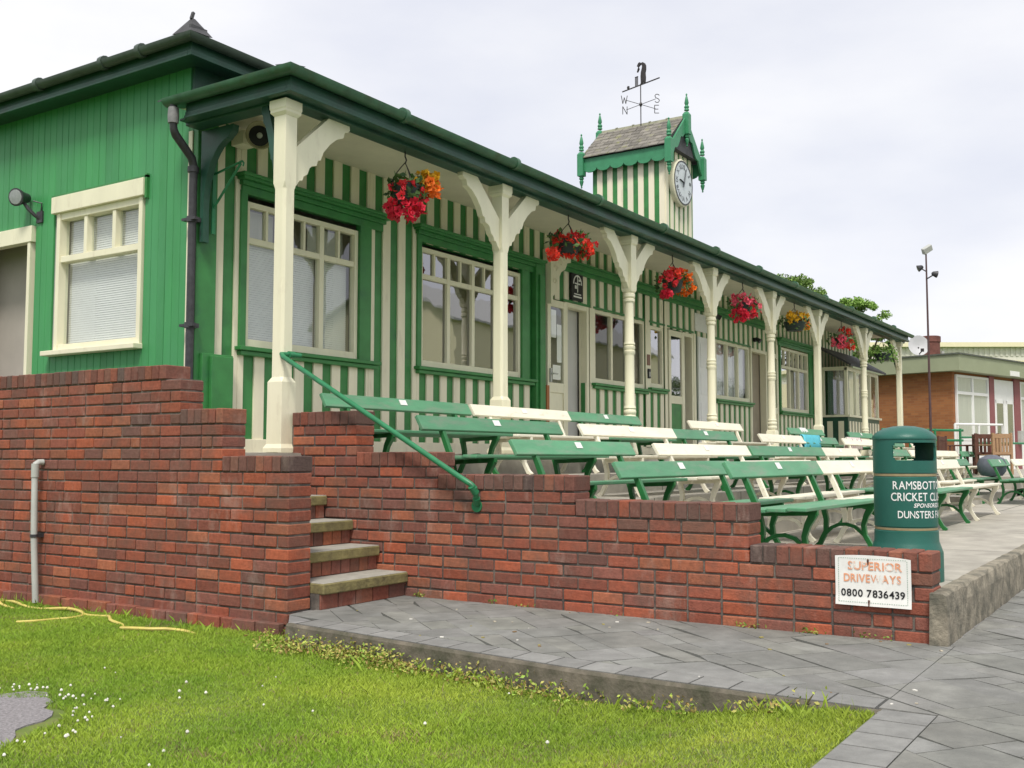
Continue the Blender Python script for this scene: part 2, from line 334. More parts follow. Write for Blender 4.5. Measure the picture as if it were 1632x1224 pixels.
# strip A beside the wall, region B in front of the terrace kerb and behind the lawn edge
slope=(4.79-4.53)/(4.8-2.6)
REG=[[(1,0,6.19),(0,1,5.04),(0,-1,-1.135),(-1,slope,-(4.53+.215-slope*2.6)),(-1,0,-(4.49+.215))],
     [(0,1,.895),(-1,0,2.0),(1,0,4.515)],[(0,1,1.15),(-1,0,-6.195),(1,0,15)],[(0,1,1.13),(-1,0,-(4.52)),(1,0,6.19)]]
for i in range(-80,80):
    for j in range(-80,80):
        if (i,j) in used: continue
        w_,h_=rs.choice([(1,1),(2,1),(1,2),(2,2),(3,2),(2,1),(2,2),(3,1)])
        while w_>1 and any((i+a,j+b) in used for a in range(w_) for b in range(h_)): w_-=1
        while h_>1 and any((i+a,j+b) in used for a in range(w_) for b in range(h_)): h_-=1
        for a in range(w_):
            for b in range(h_): used.add((i+a,j+b))
        q=[gp(i,j),gp(i+w_,j),gp(i+w_,j+h_),gp(i,j+h_)]; cx_=sum(p_[0] for p_ in q)/4; cy_=sum(p_[1] for p_ in q)/4
        if not(-2.4<cx_<15.4 and -3.5<cy_<5.4): continue
        g_=.0035; q=[(p_[0]+(cx_-p_[0])*g_/max(.08,math.hypot(p_[0]-cx_,p_[1]-cy_))*1.4,p_[1]+(cy_-p_[1])*g_/max(.08,math.hypot(p_[0]-cx_,p_[1]-cy_))*1.4) for p_ in q]
        s_=rs.uniform(.205,.25); col=(s_,s_*rs.uniform(.985,1.01),s_*rs.uniform(.89,.95)); zt=.0045+rs.uniform(-.001,.001)
        for rg_ in REG:
            pl=clip(q,rg_)
            if len(pl)>=3: sl_.loft([[(p_[0],p_[1],.001) for p_ in pl],[(p_[0],p_[1],zt) for p_ in pl]],True,col)
sl_.build('paving',SLABM,kind='structure',org=(5,1,0))
jt=MB(); jt.add([(-2,-3.4,.0008),(15,-3.4,.0008),(15,1.155,.0008),(6.19,1.155,.0008),(6.19,5.04,.0008),(5.05,5.04,.0008),(4.95,4.75,.0008),(4.72,2.6,.0008),(4.68,1.12,.0008),(4.5,1.11,.0008),(4.5,.92,.0008),(-2,.92,.0008)],[tuple(range(12))])
jt.build('paving_joints',mat('joint grime',(.075,.078,.068),.95,.3,30),kind='structure',org=(5,1,0))
db=MB()
for i in range(46):
    x,y=rs.uniform(4.6,6.15),rs.uniform(1.0,4.9) if rs.random()<.7 else rs.uniform(-1,1)
    s_=rs.uniform(.004,.012); c_=rs.choice([(.7,.68,.62),(.5,.45,.35),(.25,.16,.08),(.35,.3,.1)])
    db.box((x-s_,y-s_*.6,.005),(x+s_,y+s_*.6,.007+s_*.3),c_,rot=Matrix.Rotation(rs.uniform(0,6),3,'Z'))
db.build('litter_specks',mat('specks',(.5,.5,.5),.9,.2,40,attr=True),label='scattered petals, grit and leaf scraps on the grey paving',cat='debris',kind='stuff')
kb=MB()   # smooth rendered kerb face under the path edge
rA=[];
for y in np.linspace(1.10,4.8,16):
    xx=float(path_edge_x(y)); rA.append([(xx-.045,y,-.28),(xx-.022,y,-.012),(xx-.010,y,.002),(xx+.02,y,.002),(xx+.02,y,-.28)])
kb.loft(rA,True); kb.build('kerb',mat('kerb face',(.15,.13,.10),.9,.3,10,.6,40,dirt=((.07,.07,.045),6,.42,.66)),kind='structure')
# lawn surface
gx=np.linspace(-5,5.2,70); gy=np.concatenate([[1.12],np.linspace(1.2,4,40),np.linspace(4.2,14,40)])
lm=MB(); vs=[];fs=[]
for j,y in enumerate(gy):
    for i,x in enumerate(gx):
        lim=float(path_edge_x(y))+.01 if y<4.8 else 5.2
        xx=min(x,lim+ (0 if y<4.8 else 0)); vs.append((xx,y,float(lawn_z(xx,y))))
n=len(gx)
for j in range(len(gy)-1):
    for i in range(n-1): fs.append((j*n+i,j*n+i+1,(j+1)*n+i+1,(j+1)*n+i))
lm.add(vs,fs)
LAWN=mat('lawn soil',(.14,.19,.04),.95,.3,5,.5,60,dirt=((.16,.12,.06),5,.5,.7))
lm.build('lawn',LAWN,kind='structure',org=(0,1.12,0))
# tarmac patch breaking through the lawn
tp=MB(); pts=[]
for i in range(40):
    a=2*PI*i/40; r=1+.12*math.sin(3*a+1)+.07*math.sin(7*a)+random.uniform(-.05,.05); pts.append((2.45+.60*r*math.cos(a),4.72+.60*r*math.sin(a)))
def in_patch(x,y):
    return ((x-2.45)/.60)**2+((y-4.72)/.60)**2
tp.prism(pts,'z',-.3,-.130)
tp.build('tarmac',mat('tarmac',(.25,.235,.24),.95,.4,70,.9,110),kind='structure')
# grass: blades too many to count
def vnoise(x,y,s,seed):
    g_=np.random.default_rng(seed).random((64,64)); a=x*s+20; b=y*s+20; i=np.floor(a).astype(int); j=np.floor(b).astype(int); u=a-i; v=b-j; u=u*u*(3-2*u); v=v*v*(3-2*v)
    q=lambda p_,r_:g_[p_%64,r_%64]
    return (q(i,j)*(1-u)+q(i+1,j)*u)*(1-v)+(q(i,j+1)*(1-u)+q(i+1,j+1)*u)*v
def grass(nb,xr,yr,hmin,hmax,wid,keep,name,label):
    x=rng.uniform(*xr,nb*2); y=rng.uniform(*yr,nb*2)
    kk=keep(x,y); x=x[kk][:nb]; y=y[kk][:nb]; nb=len(x)
    z=lawn_z(x,y)-.004; h=rng.uniform(hmin,hmax,nb)
    cl=.75+.5*(np.sin(x*3.1+np.sin(y*2.3)*1.5)*np.sin(y*2.7+x)*.5+.5); h*=cl
    a=rng.uniform(0,2*PI,nb); ww=rng.uniform(.7,1.3,nb)*wid; lean=rng.uniform(.1,.9,nb)*h; la=rng.uniform(0,2*PI,nb)
    V=np.empty((nb,4,3)); dx,dy=np.cos(a)*ww/2,np.sin(a)*ww/2
    V[:,0]=np.stack([x-dx,y-dy,z],1); V[:,1]=np.stack([x+dx,y+dy,z],1)
    mxx,myy=x+np.cos(la)*lean*.35,y+np.sin(la)*lean*.35
    V[:,2]=np.stack([mxx+dx*.7,myy+dy*.7,z+h*.6],1); V[:,3]=np.stack([x+np.cos(la)*lean,y+np.sin(la)*lean,z+h],1)
    me=bpy.data.meshes.new(name); me.vertices.add(nb*4); me.vertices.foreach_set('co',V.reshape(-1))
    # two triangles per blade
    idx=np.empty((nb,6),np.int32); b=np.arange(nb)*4
    idx[:,0]=b; idx[:,1]=b+1; idx[:,2]=b+2; idx[:,3]=b; idx[:,4]=b+2; idx[:,5]=b+3
    me.loops.add(nb*6); me.loops.foreach_set('vertex_index',idx.reshape(-1))
    me.polygons.add(nb*2); me.polygons.foreach_set('loop_start',np.arange(nb*2,dtype=np.int32)*3); me.update(calc_edges=True)
    c=np.empty((nb,4)); t=rng.random(nb)[:,None]; pt=(np.sin(x*1.7+y*.9)*np.cos(y*1.9-x*.6)*.5+.5)[:,None]
    base=np.array([.15,.325,.02])*(1-t)+np.array([.27,.465,.045])*t
    base=base*(1-.5*pt)+np.array([.29,.38,.05])*.5*pt
    f1=vnoise(x,y,1.1,1); f2=vnoise(x,y,3.2,2); f3=vnoise(x,y,.45,3)
    base=base*(.80+.36*(.5*f1+.3*f2+.2*f3))[:,None]; yl=np.clip((f3-.35)*1.6+(x-2.2)*.12,0,1)[:,None]; base=base*(1-yl*.45)+np.array([.42,.47,.07])*yl*.45
    dead=rng.random(nb)<(.02+.4*np.clip((vnoise(x,y,2.3,5)*.6+vnoise(x,y,6,6)*.4-.66)*5,0,1)); base[dead]=np.array([.33,.28,.13])*rng.uniform(.6,1.1,(dead.sum(),1))
    c[:,:3]=base; c[:,3]=1
    at=me.color_attributes.new('Col','FLOAT_COLOR','CORNER'); at.data.foreach_set('color',np.repeat(c,6,axis=0).reshape(-1))
    o=bpy.data.objects.new(name,me); COL.objects.link(o); me.materials.append(GRASSM); tag(o,label,'grass',None,'stuff'); return o
GRASSM=bpy.data.materials.new('grass'); GRASSM.use_nodes=True
_t=GRASSM.node_tree; _p=_t.nodes['Principled BSDF']; _a=_t.nodes.new('ShaderNodeAttribute'); _a.attribute_name='Col'
_g=_t.nodes.new('ShaderNodeNewGeometry'); _z=_t.nodes.new('ShaderNodeTexNoise'); _z.inputs['Scale'].default_value=1.4; _z.inputs['Detail'].default_value=5; _t.links.new(_g.outputs['Position'],_z.inputs[0])
_r=_t.nodes.new('ShaderNodeValToRGB'); _r.color_ramp.elements[0].position=.35; _r.color_ramp.elements[0].color=(.70,.80,.7,1); _r.color_ramp.elements[1].position=.65; _r.color_ramp.elements[1].color=(1.2,1.1,1.1,1)
_m=_t.nodes.new('ShaderNodeMixRGB'); _m.blend_type='MULTIPLY'; _m.inputs[0].default_value=1
_t.links.new(_z.outputs[0],_r.inputs[0]); _t.links.new(_a.outputs['Color'],_m.inputs[1]); _t.links.new(_r.outputs[0],_m.inputs[2]); _t.links.new(_m.outputs[0],_p.inputs['Base Color'])
_p.inputs['Roughness'].default_value=.55; _p.inputs['Specular IOR Level'].default_value=.25
def keep(x,y):
    lim=np.where(y<4.85,path_edge_x(y)-.03,5.0)
    d=np.hypot(x,y)
    return (x<lim)&(in_patch(x,y)>.78+.4*vnoise(x,y,7,9))&(x>y*.42-.8)&(d>2.5)&(rng.random(len(x))<np.clip((7/d)**1.1,.3,1))
grass(520000,(.3,5.0),(1.13,12),.010,.027,.0036,keep,'grass','mown green lawn grass in front of the brick wall')
def keep2(x,y):
    e=np.where(y<4.85,path_edge_x(y)-x,5.02-x)
    return (x<np.where(y<4.85,path_edge_x(y)-.02,5.0))&(rng.random(len(x))<np.exp(-e*7))&(in_patch(x,y)>1.1)
grass(6000,(3.5,5.0),(1.2,12),.03,.085,.0045,keep2,'long_grass','longer uncut grass along the kerb and foot of the wall')
# leafy weeds along the kerb
def leafquads(mb,pts,size,cols,up=.4):
    for c in pts:
        s=size*random.uniform(.6,1.4); d=Vector((random.gauss(0,1),random.gauss(0,1),random.gauss(0,1)*.7+up)).normalized(); u=d.orthogonal().normalized(); u.rotate(Matrix.Rotation(random.uniform(0,6.3),3,d)); v=d.cross(u)
        c=Vector(c); k_=random.choice(cols); f=random.uniform(.75,1.25)
        mb.add([c-u*s*.5,c-v*s*.28+d*s*.06,c+u*s*.5,c+v*s*.28+d*s*.06],[(0,1,2,3)],(k_[0]*f,k_[1]*f,k_[2]*f))
wm=MB(); P=[]
for i in range(150):
    y=random.choice([random.uniform(1.3,4.9),random.uniform(2.8,4.9),random.uniform(3.6,4.9)]); x=float(path_edge_x(min(y,4.8)))-abs(random.gauss(.02,.07))-.04; hh=random.uniform(.03,.11); r=random.uniform(.03,.07)
    for j in range(random.randint(14,34)): P.append((x+random.gauss(0,r),y+random.gauss(0,r),float(lawn_z(x,y))+.01+random.random()*hh))
P=[q for q in P if q[0]<float(path_edge_x(min(q[1],4.8)))-.015]
leafquads(wm,P,.022,[(.32,.38,.06),(.24,.36,.05),(.40,.38,.09),(.34,.24,.08)],.8)
wm.build('weeds',LEAF,label='yellow green creeping weeds along the path kerb',cat='weeds',kind='stuff')
wm=MB(); P=[]
for y,n_ in [(4.86,26),(4.2,8),(3.9,6),(2.35,10),(2.28,8),(1.95,16),(1.92,10),(1.62,14),(1.5,8),(3.2,5)]:
    for j in range(n_): P.append((6.19-abs(random.gauss(0,.02)),y+random.gauss(0,.035),.006+random.random()*.03))
leafquads(wm,P,.025,[(.16,.26,.04),(.26,.26,.05)],.8)
wm.build('wall_weeds',LEAF,label='small weeds growing in the joint at the foot of the terrace wall',cat='weeds',kind='stuff')
# clover heads
cl=MB()
for i in range(110):
    if random.random()<.6: a=random.uniform(-1.9,1.2); r=random.uniform(1.02,1.35); x,y=2.45+.62*r*math.cos(a),4.72+.62*r*math.sin(a)
    else: x,y=random.uniform(1.4,4.4),random.uniform(1.3,5.2)
    if in_patch(x,y)<1 or x>float(path_edge_x(min(y,4.8)))-.1: continue
    z=float(lawn_z(np.array(x),np.array(y)))+random.uniform(.012,.034); r=random.uniform(.0035,.0085)
    s=random.uniform(.6,.85); cl.lathe([(r*.3,-r),(r,-.2*r),(r*.9,.4*r),(r*.3,r)],(x,y,z),6,(s,s*.97,s*.88))
cl.build('clover_flowers',mat('clover white',(.7,.7,.6),.8,.1,40,attr=True),label='white clover flower heads scattered over the lawn',cat='flowers',kind='stuff')
# hose
h=thing('garden_hose',(4.7,6.6,-.1),'tangled yellow garden hose lying in the grass by the brick wall','hose')
m=MB()
def hz(pts,zz=.0):
    out=[]; Q=[Vector(pts[0])]+[Vector(p_) for p_ in pts]+[Vector(pts[-1])]
    for i in range(1,len(Q)-2):
        for t in np.linspace(0,1,8,endpoint=False):
            q=.5*((2*Q[i])+(Q[i+1]-Q[i-1])*t+(2*Q[i-1]-5*Q[i]+4*Q[i+1]-Q[i+2])*t*t+(3*Q[i]-Q[i-1]-3*Q[i+1]+Q[i+2])*t**3); out.append((q.x,q.y,-.124+.012*math.sin(9*q.y+5*q.x)))
    return out
for ln in ([(5.0,8.3),(4.88,7.9),(4.86,7.6),(4.9,7.2),(4.86,6.99),(4.7,6.93),(4.62,6.97),(4.45,6.98),(4.36,7.06)],[(4.86,6.99),(4.88,6.75),(4.80,6.6),(4.74,6.5),(4.72,6.35),(4.66,6.25),(4.6,6.2),(4.58,6.1),(4.62,5.95),(4.7,5.85),(4.75,5.72),(4.74,5.6)],[(4.95,8.2),(4.78,7.95),(4.75,7.7)]):
    m.tube(hz(ln),.0115,7)
m.build('hose',HOSE,h)
# ============================================================ BRICK WALLS
PAL=[(.31,.088,.050),(.38,.105,.054),(.29,.09,.056),(.25,.082,.055),(.35,.122,.066),(.24,.092,.068)]
DRK=[(.125,.075,.062),(.10,.078,.07),(.145,.075,.06)]
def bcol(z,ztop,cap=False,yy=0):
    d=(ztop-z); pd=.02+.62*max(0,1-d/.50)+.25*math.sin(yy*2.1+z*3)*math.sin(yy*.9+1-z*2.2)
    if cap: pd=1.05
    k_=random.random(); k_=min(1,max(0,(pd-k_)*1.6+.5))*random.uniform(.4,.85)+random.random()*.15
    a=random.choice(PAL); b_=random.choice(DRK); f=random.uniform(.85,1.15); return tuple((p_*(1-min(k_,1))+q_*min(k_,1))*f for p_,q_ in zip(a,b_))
def lay(mb,mo,x0,x1,y0,y1,zb,ch,ncourse,ztop_of,off0):
    for k_ in range(ncourse):
        z=zb+k_*ch; y=y0; off=((k_+off0)%2)*.114; first=True
        while y<y1-.02:
            if first: Ln=.228-off if off else .228; first=False
            else: Ln=.114 if random.random()<.13 else .228
            e_=min(y+Ln,y1)
            if y1-e_<.05: e_=y1
            j=random.uniform(-.0015,.0015)
            j=random.uniform(-.003,.003); q=lambda:random.uniform(-.0018,.0018)
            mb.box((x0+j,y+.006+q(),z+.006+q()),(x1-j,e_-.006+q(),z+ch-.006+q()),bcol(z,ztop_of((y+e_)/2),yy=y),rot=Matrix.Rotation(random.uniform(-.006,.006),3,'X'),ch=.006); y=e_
def cap(mb,x0,x1,y0,y1,z0,z1,pitch=.083,over=.006):
    n_=max(1,round((y1-y0)/pitch)); d=(y1-y0)/n_
    for i in range(n_):
        j=random.uniform(-.003,.003); f=1
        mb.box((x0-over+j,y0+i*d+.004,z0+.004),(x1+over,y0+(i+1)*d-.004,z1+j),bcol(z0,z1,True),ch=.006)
# right terrace wall
XR0,XR1=6.2,6.42; c=.082; zb=-.015
prof=[(1.235,2.30,5),(2.30,3.53,8),(3.53,4.70,10),(4.70,5.50,12),(5.50,6.20,16)]
def ztop_r(y):
    for a,b,n_ in prof:
        if a<=y<b: return zb+n_*c+.112
    return .5
t=thing('terrace_wall',(6.31,3.7,-.015),'stepped red brick terrace wall with sign and handrail, right of the steps','wall')
mb=MB(); cp=MB(); mo=MB(); done=0
# lay course by course over the length each course really has
for k_ in range(16):
    ya=[a for a,b,n_ in prof if n_>k_][0]; lay(mb,mo,XR0,XR1,ya,6.2,zb+k_*c,c,1,ztop_r,k_)
for i,(a,b,n_) in enumerate(prof):
    mo.box((XR0+.011,a+.012,zb),(XR1-.011,b+.012,zb+n_*c)); zz=zb+n_*c
    b2=b+.14 if i<4 else b
    cap(cp,XR0,XR1,a,b if i==4 else min(b,b),zz,zz+.112)
    mo.box((XR0+.006,a+.012,zz),(XR1-.006,b-.002,zz+.098))
mb.build('brickwork',BRICK,t); cp.build('coping',BRICK,t); mo.build('mortar',MORTAR,t)
# left wall
XL0,XL1=5.06,5.28; cl_=.085; zl=-.167
prof=[(5.08,5.74,13),(5.74,6.20,17),(6.20,6.36,21),(6.36,13.0,21)]
def ztop_l(y): return 1.05 if y<5.74 else 1.39 if y<6.2 else 1.73
t=thing('garden_wall',(5.17,8,-.167),'long stepped red brick wall left of the steps, below the green boarded wall','wall')
mb=MB(); cp=MB(); mo=MB()
for k_ in range(21):
    ya=[a for a,b,n_ in prof if n_>k_][0]; lay(mb,mo,XL0,XL1,ya,13.0,zl+k_*cl_,cl_,1,ztop_l,k_)
for i,(a,b,n_) in enumerate(prof):
    zz=zl+n_*cl_; mo.box((XL0+.011,a+.012,zl),(XL1-.011,b+.012,zz))
    if i!=2:
        e_=b+.1 if i<2 else b
        cap(cp,XL0,XL1,a,b,zz,zz+.112); mo.box((XL0+.006,a+.012,zz),(XL1-.006,b-.002,zz+.098))
# lone weathered coping brick at the end of the top level
mb.build('brickwork',BRICK,t); cp.build('coping',BRICK,t); mo.build('mortar',MORTAR,t)
ft=MB(); y=5.10
while y<9.5:
    d=random.choice([.228,.228,.114]); ft.box((5.0+random.uniform(-.006,.006),y+.005,-.16),(5.058,y+d-.005,-.052-random.uniform(0,.012)),bcol(0,2),ch=.005); y+=d
ft.build('footing',BRICK,t)
# white plastic overflow pipe
t=thing('waste_pipe',(5.0,7.82,-.1),'pale grey plastic waste pipe with elbow fixed to the brick wall','pipe')
m=MB(); m.tube([(5.055,7.86,1.0),(5.02,7.87,1.0),(4.995,7.87,.985),(4.985,7.865,.95),(4.985,7.85,.4),(4.985,7.80,-.12)],.026,10); m.build('pipe',GREYP,t)
m=MB(); m.lathe([(.031,-.05),(.031,.06)],(4.985,7.862,.93),10); m.build('collar',GREYP,t)
m=MB(); m.lathe([(.032,-.012),(.032,.012)],(4.985,7.85,.41),10); m.box((5.0,7.83,.395),(5.06,7.90,.425)); m.build('clip',DARKG,t)
# ============================================================ STEPS
t=thing('brick_steps',(5.74,5.5,0),'narrow brick steps with mossy concrete treads between the two walls','steps')
zs=[.185,.37,.555,.74,.925,1.08]; y0=4.97
for i,z in enumerate(zs):
    ya=y0+.275*i; yb=ya+.36 if i<5 else 6.6
    zlow=zs[i-1] if i else 0
    m=MB(); n_=9 if i else 5; d=(6.195-5.285)/n_
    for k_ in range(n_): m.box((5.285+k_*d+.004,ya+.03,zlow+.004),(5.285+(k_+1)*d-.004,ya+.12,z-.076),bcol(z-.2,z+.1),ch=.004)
    m.build('riser',BRICK,t)
    m=MB(); m.box((5.285,ya+.02+.02,zlow-.05 if i else -.1),(6.195,yb,z-.072)); m.build('riser_core',MORTAR,t)
    m=MB(); m.box((5.283,ya+random.uniform(-.004,.004),z-.078),(6.197,yb,z-.004),ch=.008); s_=m.build('tread',TREAD,t)
    m=MB(); m.box((5.29,ya+.01,z-.006),(6.192,yb-.005,z),ch=.002); m.build('tread_top',TREADTOP,s_)
# ============================================================ TERRACES
TERM=CONC.copy(); TERM.name='terrace slabs'
tt=TERM.node_tree; pn=tt.nodes['Principled BSDF']; src=pn.inputs['Base Color'].links[0].from_socket
bt=tt.nodes.new('ShaderNodeTexBrick'); bt.inputs['Scale'].default_value=1; bt.inputs['Brick Width'].default_value=2.3; bt.inputs['Row Height'].default_value=1.15; bt.inputs['Mortar Size'].default_value=.009; bt.offset=0
gg=tt.nodes.new('ShaderNodeNewGeometry'); tt.links.new(gg.outputs['Position'],bt.inputs[0])
mm=tt.nodes.new('ShaderNodeMixRGB'); tt.links.new(bt.outputs['Fac'],mm.inputs[0]); tt.links.new(src,mm.inputs[1]); mm.inputs[2].default_value=(.07,.075,.06,1); tt.links.new(mm.outputs[0],pn.inputs['Base Color'])
m=MB()
for y0,y1,z,x1 in [(1.25,3.52,.285,60),(3.5,4.38,.45,60),(4.36,5.36,.65,60),(5.34,6.15,.86,60)]:
    m.box((6.40,y0,-.25),(x1,y1,z))
m.build('terrace',TERM,kind='structure',org=(6.4,1.25,0))
m=MB(); m.box((5.30,6.13,-.2),(32,7.9,1.076)); m.box((5.284,6.1,-.2),(6.5,14,1.074)); m.build('verandah_floor',CONC,kind='structure',org=(6.4,6.2,0))
m=MB()
rng2=random.Random(3)
x=6.15; rings=[]
while x<44:
    j=lambda s=.006: rng2.uniform(-s,s)
    rings.append([(x,1.165+j(),-.1),(x,1.158+j(),.2),(x,1.166+j(),.275+j()),(x,1.18+j(),.291+j(.004)),(x,1.25,.292+j(.004)),(x,1.262,-.1)]); x+=.12 if x<12 else .6
m.loft(rings,True); m.build('terrace_kerb',KERBC,kind='structure')
m=MB(); m.box((17.6,2.9,.1),(60,6.2,.42)); m.box((22.5,2.9,.1),(60,6.2,.66)); m.build('patio',CONC,kind='structure',org=(18,3,0))
m=MB()
x=17.2
while x<27: m.box((x,1.92+.02*(x-17),.286),(x+.42,1.98+.02*(x-17),.292)); x+=.6
m.build('painted_line',WHITE,kind='structure')
def split(mb,name,m_,parent,n=8,**k):
    for i in range(0,len(mb.v),n):
        q=MB(); f=[tuple(j-i for j in f_) for f_ in mb.f if i<=f_[0]<i+n]; q.add(mb.v[i:i+n],f); q.build(name,m_,parent,**k)
# ============================================================ PAVILION
YF=7.62; XW=6.3; XE=28.6; ZC=4.225
pav=thing('pavilion',(XW,YF,1.08),'long green and cream striped timber cricket pavilion with verandah','pavilion')
# green boarded side wall, left (window and door openings are left open)
m=MB(); wy0,wy1,wz0,wz1=8.30,9.66,2.11,3.70; dy0,dy1,dz1=10.12,11.3,3.46
y=YF+.05; i=0
while y<20:
    d=.104; ye=y+d; segs=[(0.6,4.80)]
    if ye>wy0 and y<wy1: segs=[(.6,wz0),(wz1,4.80)]
    if ye>dy0 and y<dy1: segs=[(dz1,4.80)]
    q_=random.uniform(.88,1.1); bcl=(.05*q_,.275*q_,.088*q_)
    for z0,z1 in segs: m.box((XW+random.uniform(-.002,.002),y+.002,z0),(XW+.03,ye-.002,z1),bcl,ch=.005)
    y=ye
m.build('side_wall',GREENWALL,pav)
m=MB(); m.box((XW+.028,YF+.04,.6),(XW+.10,wy0,4.8)); m.box((XW+.028,wy1,.6),(XW+.10,dy0,4.8)); m.box((XW+.028,wy0,.6),(XW+.1,wy1,wz0)); m.box((XW+.028,wy0,wz1),(XW+.1,wy1,4.8)); m.box((XW+.028,dy0,dz1),(XW+.1,dy1,4.8)); m.box((XW+.028,dy1,.6),(XW+.1,20,4.8))
m.build('wall_lining',GREYIN,pav)
m=MB(); m.box((XW-.012,YF-.0,.9),(XW+.02,YF+.05,4.05)); m.build('corner_board',CREAMSH,pav)
# ---- side window
def slats(mb,axis,fix,a,b,z0,z1,pitch=.023,w_=.0215):
    z=z0
    while z<z1:
        if axis=='y': mb.add([(fix,a,z),(fix,b,z),(fix+w_*.22,b,z+w_),(fix+w_*.22,a,z+w_)],[(0,1,2,3)])
        else: mb.add([(a,fix,z),(b,fix,z),(b,fix+w_*.22,z+w_),(a,fix+w_*.22,z+w_)],[(0,1,2,3)])
        z+=pitch
f=MB(); x0=XW-.025; x1=XW+.09
f.box((x0,wy0,wz0),(x1,wy0+.055,3.53)); f.box((x0,wy1-.055,wz0),(x1,wy1,3.53)); 
f.box((x0+.01,wy0+.055,3.46),(x1,wy1-.055,3.53)); f.box((x0+.01,wy0+.055,wz0+.0),(x1,wy1-.055,wz0+.07)); f.box((x0+.015,wy0+.055,3.02),(x1-.01,wy1-.055,3.085))
for q in(1,2): yy=wy0+(wy1-wy0)*q/3; f.box((x0+.02,yy-.025,3.085),(x1-.01,yy+.025,3.46))
win=f.build('window',CREAM,pav,bevel=.005)
m=MB(); m.box((x0-.03,wy0-.04,3.53),(XW+.02,wy1+.06,3.70)); m.build('lintel_board',CREAM,win,bevel=.005)
m=MB(); m.box((x0-.01,wy0-.07,3.505),(XW+.015,wy0-.041,3.74)); m.box((x0-.01,wy0-.07,3.702),(XW+.015,wy1+.08,3.725)); m.build('lintel_trim',GREEN,win)
m=MB(); m.box((x0-.08,wy0-.02,wz0-.045),(XW+.02,wy1+.10,wz0+.004)); m.build('sill',CREAM,win,bevel=.006)
m=MB(); m.box((XW+.055,wy0+.05,wz0+.05),(XW+.059,wy1-.05,3.5)); m.build('pane',GLASS,win)
m=MB(); slats(m,'y',XW+.12,wy0+.03,wy1-.03,wz0+.03,3.5); m.build('blind',BLIND,win)
# ---- side door opening
f=MB(); f.box((x0-.02,dy0-.05,3.29),(XW+.05,dy1,3.46)); f.box((x0-.01,dy0-.02,1.0),(XW+.1,dy0+.03,3.288)); d_=f.build('side_doorway',CREAM,pav,bevel=.004)
m=MB(); m.box((XW+.35,dy0-.6,1.0),(XW+.40,dy1+.8,3.6)); m.build('door_leaf',mat('brown grey door',(.40,.365,.32),.6,.1,2),d_)
# interior shell (dark rooms behind the glass)
m=MB(); m.box((XW+.4,11,1.06),(XE,11.1,4.9)); m.box((XW+.9,YF+.1,4.45),(XE,11,4.5)); m.box((12.2,YF+.09,1.07),(12.3,11,4.44)); m.box((9.25,YF+.09,1.07),(9.3,11,4.44)); m.box((17.0,YF+.6,1.07),(17.05,11,4.44)); m.box((21.9,YF+.09,1.07),(21.95,11,4.44)); m.box((XW+1.0,7.95,1.062),(XE,11,1.09))
m.build('interior_wall',GREYIN,pav)
# ---- striped front wall. openings: (x0,x1,z0,z1)
OP=[(6.86,8.745,2.06,3.60),(9.60,12.08,2.06,3.60),(12.44,15.72,2.16,3.31),(13.06,13.70,1.08,3.31),(15.9,16.48,2.2,3.27),(16.6,17.72,1.08,3.29),(18.80,20.70,2.14,3.31),(20.70,21.68,1.08,3.31),(12.44,13.06,1.08,3.31),(22.5,24.70,2.05,3.52)]
def segs_at(xa,xb,z0,z1):
    cuts=[(o[2],o[3]) for o in OP if xb>o[0]+.012 and xa<o[1]-.012]; out=[(z0,z1)]
    for a,b in cuts:
        nw=[]
        for p_,q_ in out:
            if b<=p_ or a>=q_: nw.append((p_,q_)); continue
            if a>p_: nw.append((p_,a))
            if b<q_: nw.append((b,q_))
        out=nw
    return [s_ for s_ in out if s_[1]-s_[0]>.02]
gb=MB(); cb=MB(); x=XW; P_=.2835
xs=sorted(set([XW,XE]+[v_ for o in OP for v_ in o[:2]]))
for a,b in zip(xs[:-1],xs[1:]):
    for p_,q_ in segs_at(a,b,1.08,ZC+.02): gb.box((a,YF,p_),(b,YF+.07,q_))
k_=0; x=6.53; P_=.272
while x<XE-.1:
    xe=x+P_*.5
    # split boards at opening edges
    cs=sorted(set([x,xe]+[v_ for o in OP for v_ in o[:2] if x<v_<xe]))
    for a,b in zip(cs[:-1],cs[1:]):
        if b-a<.015: continue
        for p_,q_ in segs_at(a,b,1.20,ZC): cb.box((a+.002,YF-.022+random.uniform(-.001,.001),p_+.002),(b-.002,YF+.002,q_))
    x+=P_
gb.build('front_wall',GREEN,pav); cb.build('cream_stripes',CREAMSH,pav,bevel=.004)
m=MB()
for a,b in((6.9,12.3),(13.72,16.55),(17.75,20.68),(21.7,25.5)): m.box((a,YF-.035,1.078),(b,YF-.003,1.215))
split(m,'skirting',CREAMSH,pav,bevel=.004)
# corner pilaster and end
m=MB(); m.box((6.30,YF-.07,1.08),(6.54,YF-.002,4.2)); m.box((6.36,YF-.11,1.08),(6.73,YF-.072,1.99)); m.box((6.44,YF-.15,1.08),(6.70,YF-.112,1.97)); m.build('corner_pilaster',GREEN,pav,bevel=.008)
